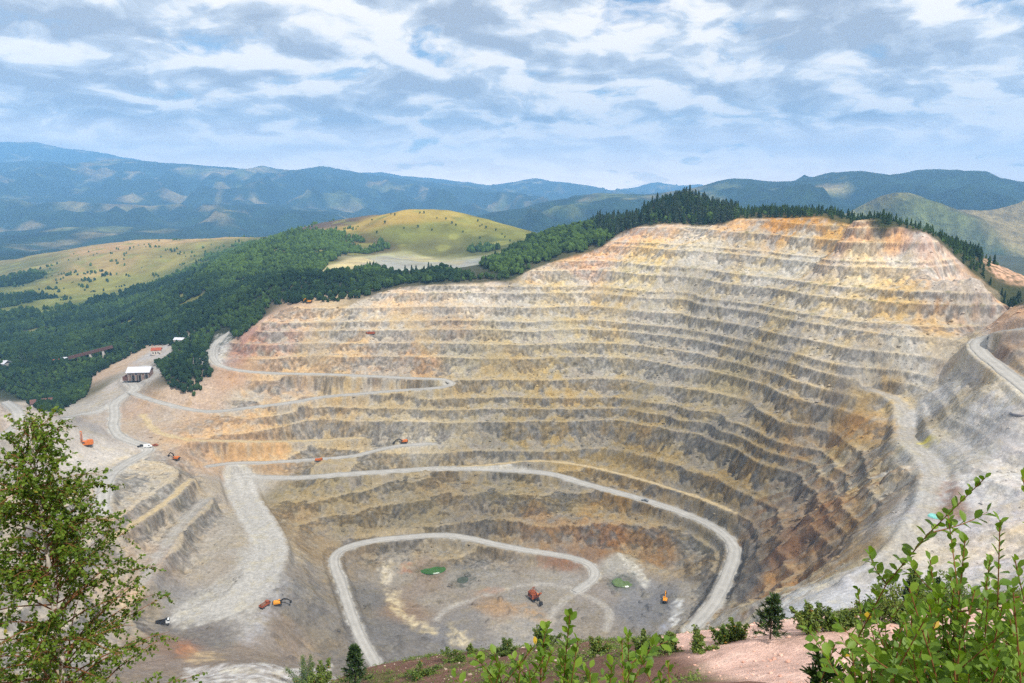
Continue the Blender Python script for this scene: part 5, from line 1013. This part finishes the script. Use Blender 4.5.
def excavator(px, py, rz, label, k=1.0, paint=ORANGE, armc=None, pose=0, group='excavators in the pit'):
    x, y, z = place(px, py); t = empty('excavator', (x, y, z + .05), R(rz)); t.scale = (k,) * 3; armc = armc or paint
    for s_ in (-1, 1):
        q = MB().prism([(-2.9, .45), (-2.5, .05), (2.5, .05), (2.9, .45), (2.9, .75), (2.5, 1.1), (-2.5, 1.1), (-2.9, .75)], s_ * 1.65 - .42, s_ * 1.65 + .42).build('track', TRACK, t)
    u = MB().box(-1.6, 1.6, -1.3, 1.3, .45, 1.0).cyl((0, 0, .9), (0, 0, 1.35), 1.15).build('undercarriage', DARK, t)
    b = MB().box(-3.3, 1.7, -1.7, 1.7, 1.35, 2.75, .12).box(-2.9, -.3, -1.55, 1.55, 2.75, 3.25, .15).cyl((-1.9, -.9, 3.2), (-1.9, -.9, 3.9), .12).build('body', paint, t); MB().box(-4.0, -3.2, -1.65, 1.65, 1.45, 2.6, .2).build('counterweight', DARK if paint is not RUST else RUST, t)
    c = MB().box(.3, 2.0, .55, 1.68, 1.4, 3.45, .12, taper=.08).build('cab', paint, t); MB().box(.55, 2.04, .5, 1.73, 2.3, 3.25, .03).build('window', GLASS, c)
    P_ = [[(1.3, 2.2), (3.6, 5.2), (6.6, 4.5)], [(1.3, 2.2), (2.6, 5.6), (5.0, 6.8)], [(1.3, 2.2), (4.0, 4.0), (7.2, 3.0)]][pose]; E = [(7.6, 1.5), (7.4, 4.2), (9.6, 1.0)][pose]
    MB().beam(P_, .6, [.6, .95, .5]).build('boom', armc, t); a = MB().beam([P_[-1], ((P_[-1][0] + E[0]) / 2, (P_[-1][1] + E[1]) / 2), E], .45, [.7, .6, .4]).build('stick', armc, t)
    MB().cyl((2.0, .5, 1.9), (P_[1][0] - .2, .5, P_[1][1] - .7), .13).cyl((2.0, -.5, 1.9), (P_[1][0] - .2, -.5, P_[1][1] - .7), .13).cyl((P_[1][0] + .6, 0, P_[1][1] + .5), (P_[2][0] + .1, 0, P_[2][1] + .55), .12).build('ram', DARK, t)
    ex, ez = E; MB().prism([(ex - .2, ez + .3), (ex + .5, ez), (ex + .3, ez - 1.0), (ex - .7, ez - 1.35), (ex - 1.3, ez - .7), (ex - .8, ez - .5)], -.85, .85).build('bucket', DARK, t)
    tag(t, label, 'excavator', group); return t
excavator(404, 443.5, 186, 'orange excavator with its dark boom reaching left on the pale middle bench', 1.25, ORANGE, DARK, 2)
excavator(278, 605, 20, 'yellow orange excavator with dark boom on the grey working floor at lower left', 1.0, YELLOW, DARK, 2)
excavator(665, 602, 75, 'small yellow excavator with raised arm at the right end of the pit floor', 1.1, YELLOW, YELLOW, 1)
excavator(176, 460, 170, 'orange excavator with dark raised arm above the road junction on the left', 1.1, ORANGE, DARK, 1)
excavator(309, 303, 160, 'yellow orange excavator at the trees on the left rim of the pit', 1.15, YELLOW, YELLOW, 0)
def rope_shovel(px, py, rz):
    x, y, z = place(px, py); t = empty('mining_shovel', (x, y, z + .05), R(rz)); t.scale = (.95,) * 3
    for s_ in (-1, 1): MB().prism([(-4.2, .7), (-3.6, .1), (3.6, .1), (4.2, .7), (4.2, 1.2), (3.6, 1.8), (-3.6, 1.8), (-4.2, 1.2)], s_ * 2.6 - .7, s_ * 2.6 + .7).build('track', TRACK, t)
    MB().box(-2.6, 2.6, -2, 2, .8, 1.7).cyl((0, 0, 1.7), (0, 0, 2.3), 2.2, n=20).build('undercarriage', DARK, t)
    b = MB().box(-6.2, 2.4, -3.1, 3.1, 2.3, 6.6, .2).box(-5.6, .5, -2.6, 2.6, 6.6, 7.5, .25).build('machinery_house', RUST, t)
    v = MB()
    for i in range(5): v.box(-5.6 + i * 1.5, -4.7 + i * 1.5, -3.16, 3.16, 3.2, 5.6, .02)
    v.build('louvres', DARK, b); MB().box(-6.3, 2.5, -3.18, 3.18, 2.45, 2.95, .03).build('deck_stripe', ORANGE, b)
    c = MB().box(2.0, 4.3, 1.0, 3.1, 4.2, 7.2, .15).build('cab', ORANGE, t); MB().box(3.2, 4.36, .95, 3.15, 5.5, 6.8, .03).build('window', GLASS, c)
    g = MB()
    for s_ in (-1.6, 1.6): g.cyl((1.6, s_, 6.4), (-1.0, s_ * .6, 12.2), .22, n=8).cyl((-5.2, s_, 7.2), (-1.0, s_ * .6, 12.2), .18, n=8)
    g.cyl((-1.0, -1.2, 12.2), (-1.0, 1.2, 12.2), .3, n=8).build('gantry', RUST, t)
    MB().beam([(2.2, 2.8), (7.2, 8.0), (11.6, 12.4)], 1.5, [1.0, 1.5, .8]).cyl((11.6, -1.0, 12.4), (11.6, 1.0, 12.4), .8).build('boom', RUST, t)
    MB().cyl((-1.0, .5, 12.2), (11.4, .5, 12.9), .08, n=6).cyl((-1.0, -.5, 12.2), (11.4, -.5, 12.9), .08, n=6).cyl((11.9, .3, 12), (12.2, .3, 4.6), .07, n=6).build('ropes', DARK, t)
    MB().beam([(4.0, 8.4), (8.0, 6.4), (12.0, 3.4)], .7, [.8, .8, .7]).build('dipper_stick', DARK, t)
    MB().prism([(11.4, 4.4), (13.2, 4.6), (13.8, 2.2), (13.0, 1.0), (11.4, 1.4)], -1.4, 1.4).build('bucket', DARK, t)
    tag(t, 'big rusty orange rope shovel in the middle of the pit floor', 'mining shovel'); return t
rope_shovel(534, 600, -62)
def drill_rig(px, py, rz):
    x, y, z = place(px, py); t = empty('drill_rig', (x, y, z + .05), R(rz)); t.scale = (1.25,) * 3
    for s_ in (-1, 1): MB().prism([(-3, .5), (-2.6, .1), (2.6, .1), (3, .5), (3, .9), (2.6, 1.2), (-2.6, 1.2), (-3, .9)], s_ * 1.5 - .4, s_ * 1.5 + .4).build('track', TRACK, t)
    b = MB().box(-4, 3.2, -1.7, 1.7, 1.3, 4.4, .12).box(-3.4, .4, -1.4, 1.4, 4.4, 5.2, .12).build('body', ORANGE, t); MB().box(1.7, 3.24, -1.5, 1.74, 2.8, 4.0, .03).build('window', GLASS, b)
    m = MB()
    for sx in (3.3, 4.4):
        for s_ in (-.55, .55): m.cyl((sx, s_, .6), (sx, s_, 12.6), .11, n=6)
    for i in range(9): m.cyl((3.3, -.55, 1.2 + i * 1.4), (4.4, .55, 1.9 + i * 1.4), .06, n=5).cyl((3.3, .55, 1.2 + i * 1.4), (4.4, -.55, 1.9 + i * 1.4), .06, n=5)
    m.box(3.1, 4.6, -.7, .7, 12.4, 12.8, .04); m.build('mast', ORANGE, t); MB().cyl((3.85, 0, .2), (3.85, 0, 10.5), .16, n=8).build('drill_rod', DARK, t); tag(t, 'orange drill rig with upright mast on the pale road below the junction', 'drill rig')
drill_rig(88, 446, 200)
def truck(px, py, rz, label, k, cabm, bedm, load=None, name='dump_truck', cat='truck', group=None):
    x, y, z = place(px, py); t = empty(name, (x, y, z + .03), R(rz)); t.scale = (k,) * 3
    MB().box(-3.6, 3.4, -.55, .55, .75, 1.15, .04).build('chassis', DARK, t)
    c = MB().prism([(1.7, 1.1), (3.7, 1.1), (3.75, 2.2), (3.35, 3.1), (1.7, 3.1)], -1.2, 1.2).build('cab', cabm, t); MB().prism([(2.3, 2.25), (3.78, 2.25), (3.45, 2.98), (2.3, 2.98)], -1.23, 1.23).build('window', GLASS, c)
    b = MB().prism([(-3.8, 1.75), (-3.2, 1.2), (1.4, 1.2), (1.5, 2.9), (2.6, 3.25), (2.6, 3.4), (1.3, 3.2), (1.2, 1.5), (-3.1, 1.5), (-3.6, 2.0)], -1.25, 1.25)
    for s_ in (-1, 1): b.prism([(-3.8, 1.75), (-3.2, 1.2), (1.45, 1.2), (1.5, 2.75), (-3.9, 2.55)], s_ * 1.25 - .07, s_ * 1.25 + .07)
    b.build('bed', bedm, t)
    if load is not None:
        v, f = I2; w = v * (1 + .18 * noise(v[:, 0] * 2, v[:, 1] * 2, 5))[:, None] * [2.1, 1.0, .85] + [-1.1, 0, 2.3]; mesh_np('load', w, f, load, t, smooth=False)
    for wx_ in (2.6, -1.3, -2.6):
        for s_ in (-1, 1): q = MB().cyl((wx_, s_ * .75, .55), (wx_, s_ * 1.2, .55), .56, n=18).build('wheel', RUBBER, t); MB().cyl((wx_, s_ * 1.0, .55), (wx_, s_ * 1.22, .55), .26, n=12).build('rim', GREYP, q)
    tag(t, label, cat, group); return t
BROWNLOAD = simple('loaded_rock', (118, 92, 76), .95, .3, 2)
truck(265, 607, 60, 'brown dump truck loaded with rock beside the yellow orange excavator', 1.15, RUST, RUST, BROWNLOAD)
truck(163, 625, 20, 'white dump truck with dark bed at the end of the grey working floor', 1.25, WHITE, DARK)
truck(319, 461.5, 4, 'small orange truck driving on the pale middle bench road', 1.1, ORANGE, ORANGE)
def van(px, py, rz, label, k, paint, box=True, name='van', cat='van', group=None):
    x, y, z = place(px, py); t = empty(name, (x, y, z + .03), R(rz)); t.scale = (k,) * 3
    prof = [(-2.7, .45), (2.6, .45), (2.65, 1.1), (1.7, 1.35), (1.0, 2.3), (-2.6, 2.35), (-2.75, 1.2)] if box else [(-2.6, .5), (2.5, .5), (2.5, 1.05), (1.5, 1.15), (.9, 1.75), (-.6, 1.75), (-.7, 1.15), (-2.6, 1.15)]
    b = MB().prism(prof, -.95, .95).build('body', paint, t); MB().prism([(.5, 1.4), (1.62, 1.4), (1.0, 2.2), (.5, 2.2)] if box else [(-.5, 1.2), (1.38, 1.2), (.88, 1.68), (-.5, 1.68)], -.97, .97).build('window', GLASS, b)
    for wx_ in (1.7, -1.7):
        for s_ in (-1, 1): MB().cyl((wx_, s_ * .7, .38), (wx_, s_ * .99, .38), .38, n=16).build('wheel', RUBBER, t)
    tag(t, label, cat, group)
van(148, 447.5, 15, 'white van parked at the road junction on the left', 1.5, WHITE)
van(141, 447, 40, 'dark pickup left of the white van at the junction', 1.3, DARK, False, 'pickup', 'pickup')
van(155, 446, 10, 'reddish pickup right of the white van at the junction', 1.3, RUST, False, 'pickup', 'pickup')
van(645, 501.5, -28, 'grey pickup on the main haul road above the pit floor', 1.4, GREYP, False, 'pickup', 'pickup')
x, y, z = place(371, 334); t = empty('rock_skip', (x, y, z), R(4)); q = MB()
MB().prism([(-6, 2.4), (-4.6, .3), (4.6, .3), (6, 2.4), (6, 3.0), (5.6, 3.0), (4.3, .8), (-4.3, .8), (-5.6, 3.0), (-6, 3.0)], -1.6, 1.6).build('tub', RUST, t); MB().box(-4.4, 4.4, -1.5, -1.35, .3, 2.9, .02).box(-4.4, 4.4, 1.35, 1.5, .3, 2.9, .02).build('side_plate', RUST, t); MB().box(-4, -3.2, -1.4, 1.4, 0, .35, .02).box(3.2, 4, -1.4, 1.4, 0, .35, .02).build('skid', DARK, t)
tag(t, 'rusty brown steel skip standing alone on an upper left bench', 'skip')
# crusher shed and the other buildings
WALL = simple('brown_wall', (134, 112, 102), .9, .25, .4); ROOFW = simple('white_sheet_roof', (200, 200, 206), .5, .06, .3); ROOFR = simple('red_tile_roof', (158, 82, 58), .85, .25, .6); PLAST = simple('pale_plaster', (200, 190, 178), .9, .12, .5); CONC = simple('grey_concrete', (160, 156, 150), .9, .18, .5); STEELR = simple('rusty_girder', (104, 74, 66), .8, .25, .8)  # shed walls are one even brown
def shed():
    x, y, z = place(141, 379); t = empty('crusher_shed', (x, y, z - .3), R(7))
    w = MB().box(-13, 13, -8, 8, 0, 10.5, .05).build('wall', WALL, t)
    MB().prism([(-9.4, 10.3), (0, 15.6), (9.4, 10.3), (9.4, 10.9), (0, 16.3), (-9.4, 10.9)], -14.5, 14.5).build('roof', ROOFW, t).rotation_euler = (0, 0, math.pi / 2)
    for a in (-9, -1.5, 7): MB().box(a, a + 4.6, -8.2, -7.9, 0, 7.2, .02).build('doorway', DARK, t)
    f = MB()
    for a in range(-12, 13, 4): f.box(a - .25, a + .25, -8.35, -8.0, 0, 10.2, .02)
    f.build('pillars', CONC, t)
    for a in (-10, -4, 2, 8): MB().box(a, a + 3.2, -8.15, -7.95, 7.8, 9.6, .02).build('window', GLASS, t)
    MB().prism([(-20, 0), (-13.05, 0), (-13.05, 8), (-20, 5)], -6, 5).build('lean_to', STEELR, t); tag(t, 'long crusher shed with a white roof and brown walls beside the dark wood', 'shed')
shed()
def house(px, py, rz, k, label, wallm, roofm, cat='house', name='house', L=10, Wd=7, H=5, group=None):
    x, y, z = place(px, py); t = empty(name, (x, y, z - .4), R(rz)); t.scale = (k,) * 3
    MB().box(-L / 2, L / 2, -Wd / 2, Wd / 2, 0, H, .03).prism([(-.01, 0), (.01, 0), (.01, .01)], -.01, .01).build('wall', wallm, t)
    MB().prism([(-Wd / 2 - .5, H - .05), (0, H + Wd * .34), (Wd / 2 + .5, H - .05), (Wd / 2 + .5, H + .2), (0, H + Wd * .34 + .3), (-Wd / 2 - .5, H + .2)], -L / 2 - .5, L / 2 + .5).build('roof', roofm, t).rotation_euler = (0, 0, math.pi / 2)
    for i in range(3): a = -L / 2 + 1.2 + i * (L - 2.4) / 3; MB().box(a, a + 1.3, -Wd / 2 - .06, -Wd / 2 + .1, 1.4, 3.2, .02).build('window', GLASS, t)
    MB().box(L / 2 - 2, L / 2 - .9, -Wd / 2 - .07, -Wd / 2 + .1, 0, 2.3, .02).build('door', DARK, t); tag(t, label, cat, group)
house(157, 354, 14, 1.3, 'small house with an orange red roof above the crusher shed', PLAST, ROOFR)
house(180, 343, -8, 1.15, 'low white roofed building in the trees left of the upper grey road', PLAST, ROOFW, L=13)
house(66, 362, 20, 1.1, 'white roofed house in the dark valley wood at the end of the conveyor bridge', PLAST, ROOFW)
house(58, 364, 20, 1.1, 'pale walled house with a red roof left of the white roofed valley house', PLAST, ROOFR)
house(2, 368, -20, 1.8, 'pale metal roofed building at the left edge in the valley wood', CONC, ROOFW, L=16)
house(44, 406, 30, 1.6, 'brown roofed long hut among the trees below the valley wood', PLAST, STEELR, L=16, H=3.5, cat='hut', name='hut')
a_, b_ = place(70, 366), place(113, 357); d = Vector(b_) - Vector(a_); t = empty('conveyor_bridge', a_, math.atan2(d.y, d.x)); Ln = d.xy.length; z1 = d.z
q = MB(); M_ = [(0, 13), (Ln, 16 + z1)]; q.beam(M_, 5, [4.5, 4.5]); q.build('gallery', STEELR, t)
for s_ in (.22, .5, .8):
    gx0 = Vector(a_).xy.lerp(Vector(b_).xy, s_); zz0 = gz(gx0.x, gx0.y) - a_[2] - 1; MB().box(Ln * s_ - 1.4, Ln * s_ + 1.4, -2, 2, zz0, 12.5 + (3 + z1) * s_ - 1.5, .03).build('pier', PLAST, t)
tag(t, 'dark rusty conveyor bridge on pale piers crossing the wooded valley', 'conveyor bridge')
# standing water
def pond(pts, rgb, up=.30, deep=.0):
    pl = [np.array(HT.hit(*p)) for p in pts]; z = float(np.median([p[2] for p in pl])) + up; P3 = np.array([p[:2] for p in pl]); c0 = P3.mean(0)
    rr = []
    for i in range(len(P3)):
        a, b, c_, d_ = P3[i - 1], P3[i], P3[(i + 1) % len(P3)], P3[(i + 2) % len(P3)]
        for s_ in (0, .25, .5, .75): rr.append(b + .5 * s_ * (c_ - a + s_ * (2 * a - 5 * b + 4 * c_ - d_ + s_ * (3 * (b - c_) + d_ - a))))
    rr = np.array(rr); rr = rr + .35 * np.c_[noise(rr[:, 0] / 2, rr[:, 1] / 2, 141), noise(rr[:, 0] / 2, rr[:, 1] / 2, 142)]; n = len(rr)
    v = np.vstack([[*c0, z], np.c_[rr, np.full(n, z)], np.c_[c0 + (rr - c0) * 1.12, np.full(n, z - .9)]]); i = np.arange(n); j = (i + 1) % n
    f = np.vstack([np.c_[np.zeros(n, int), 1 + i, 1 + j, 1 + j], np.c_[1 + i, 1 + n + i, 1 + n + j, 1 + j]]); m = N('pond_water'); pos = m.n('ShaderNodeNewGeometry').outputs['Position']
    cc = Cat(); cc.add(v, f); o = cc.build('pond_water', m.out(m.mix('MIX', m.ramp(m.noise(pos, .25, 3), .35, .65), tuple(lin(rgb) * .75), tuple(lin(rgb) * 1.1)), .28, spec=.4), None, False); tag(o, kind='structure')
pond([(420, 569), (428, 566.5), (438, 566), (445, 568), (441, 573), (431, 575), (423, 573)], (46, 92, 20))
pond([(613, 581), (620, 577.5), (629, 578), (633, 583), (628, 587), (617, 587)], (92, 112, 62))
pond([(458, 579), (466, 577), (470, 579), (465, 583), (459, 583)], (66, 74, 58), .2)
pond([(928, 515), (935, 512.5), (943, 514), (942, 518), (933, 518.5)], (130, 200, 190))
pond([(1010, 413), (1018, 411), (1026, 414), (1020, 418), (1012, 417)], (96, 96, 104))
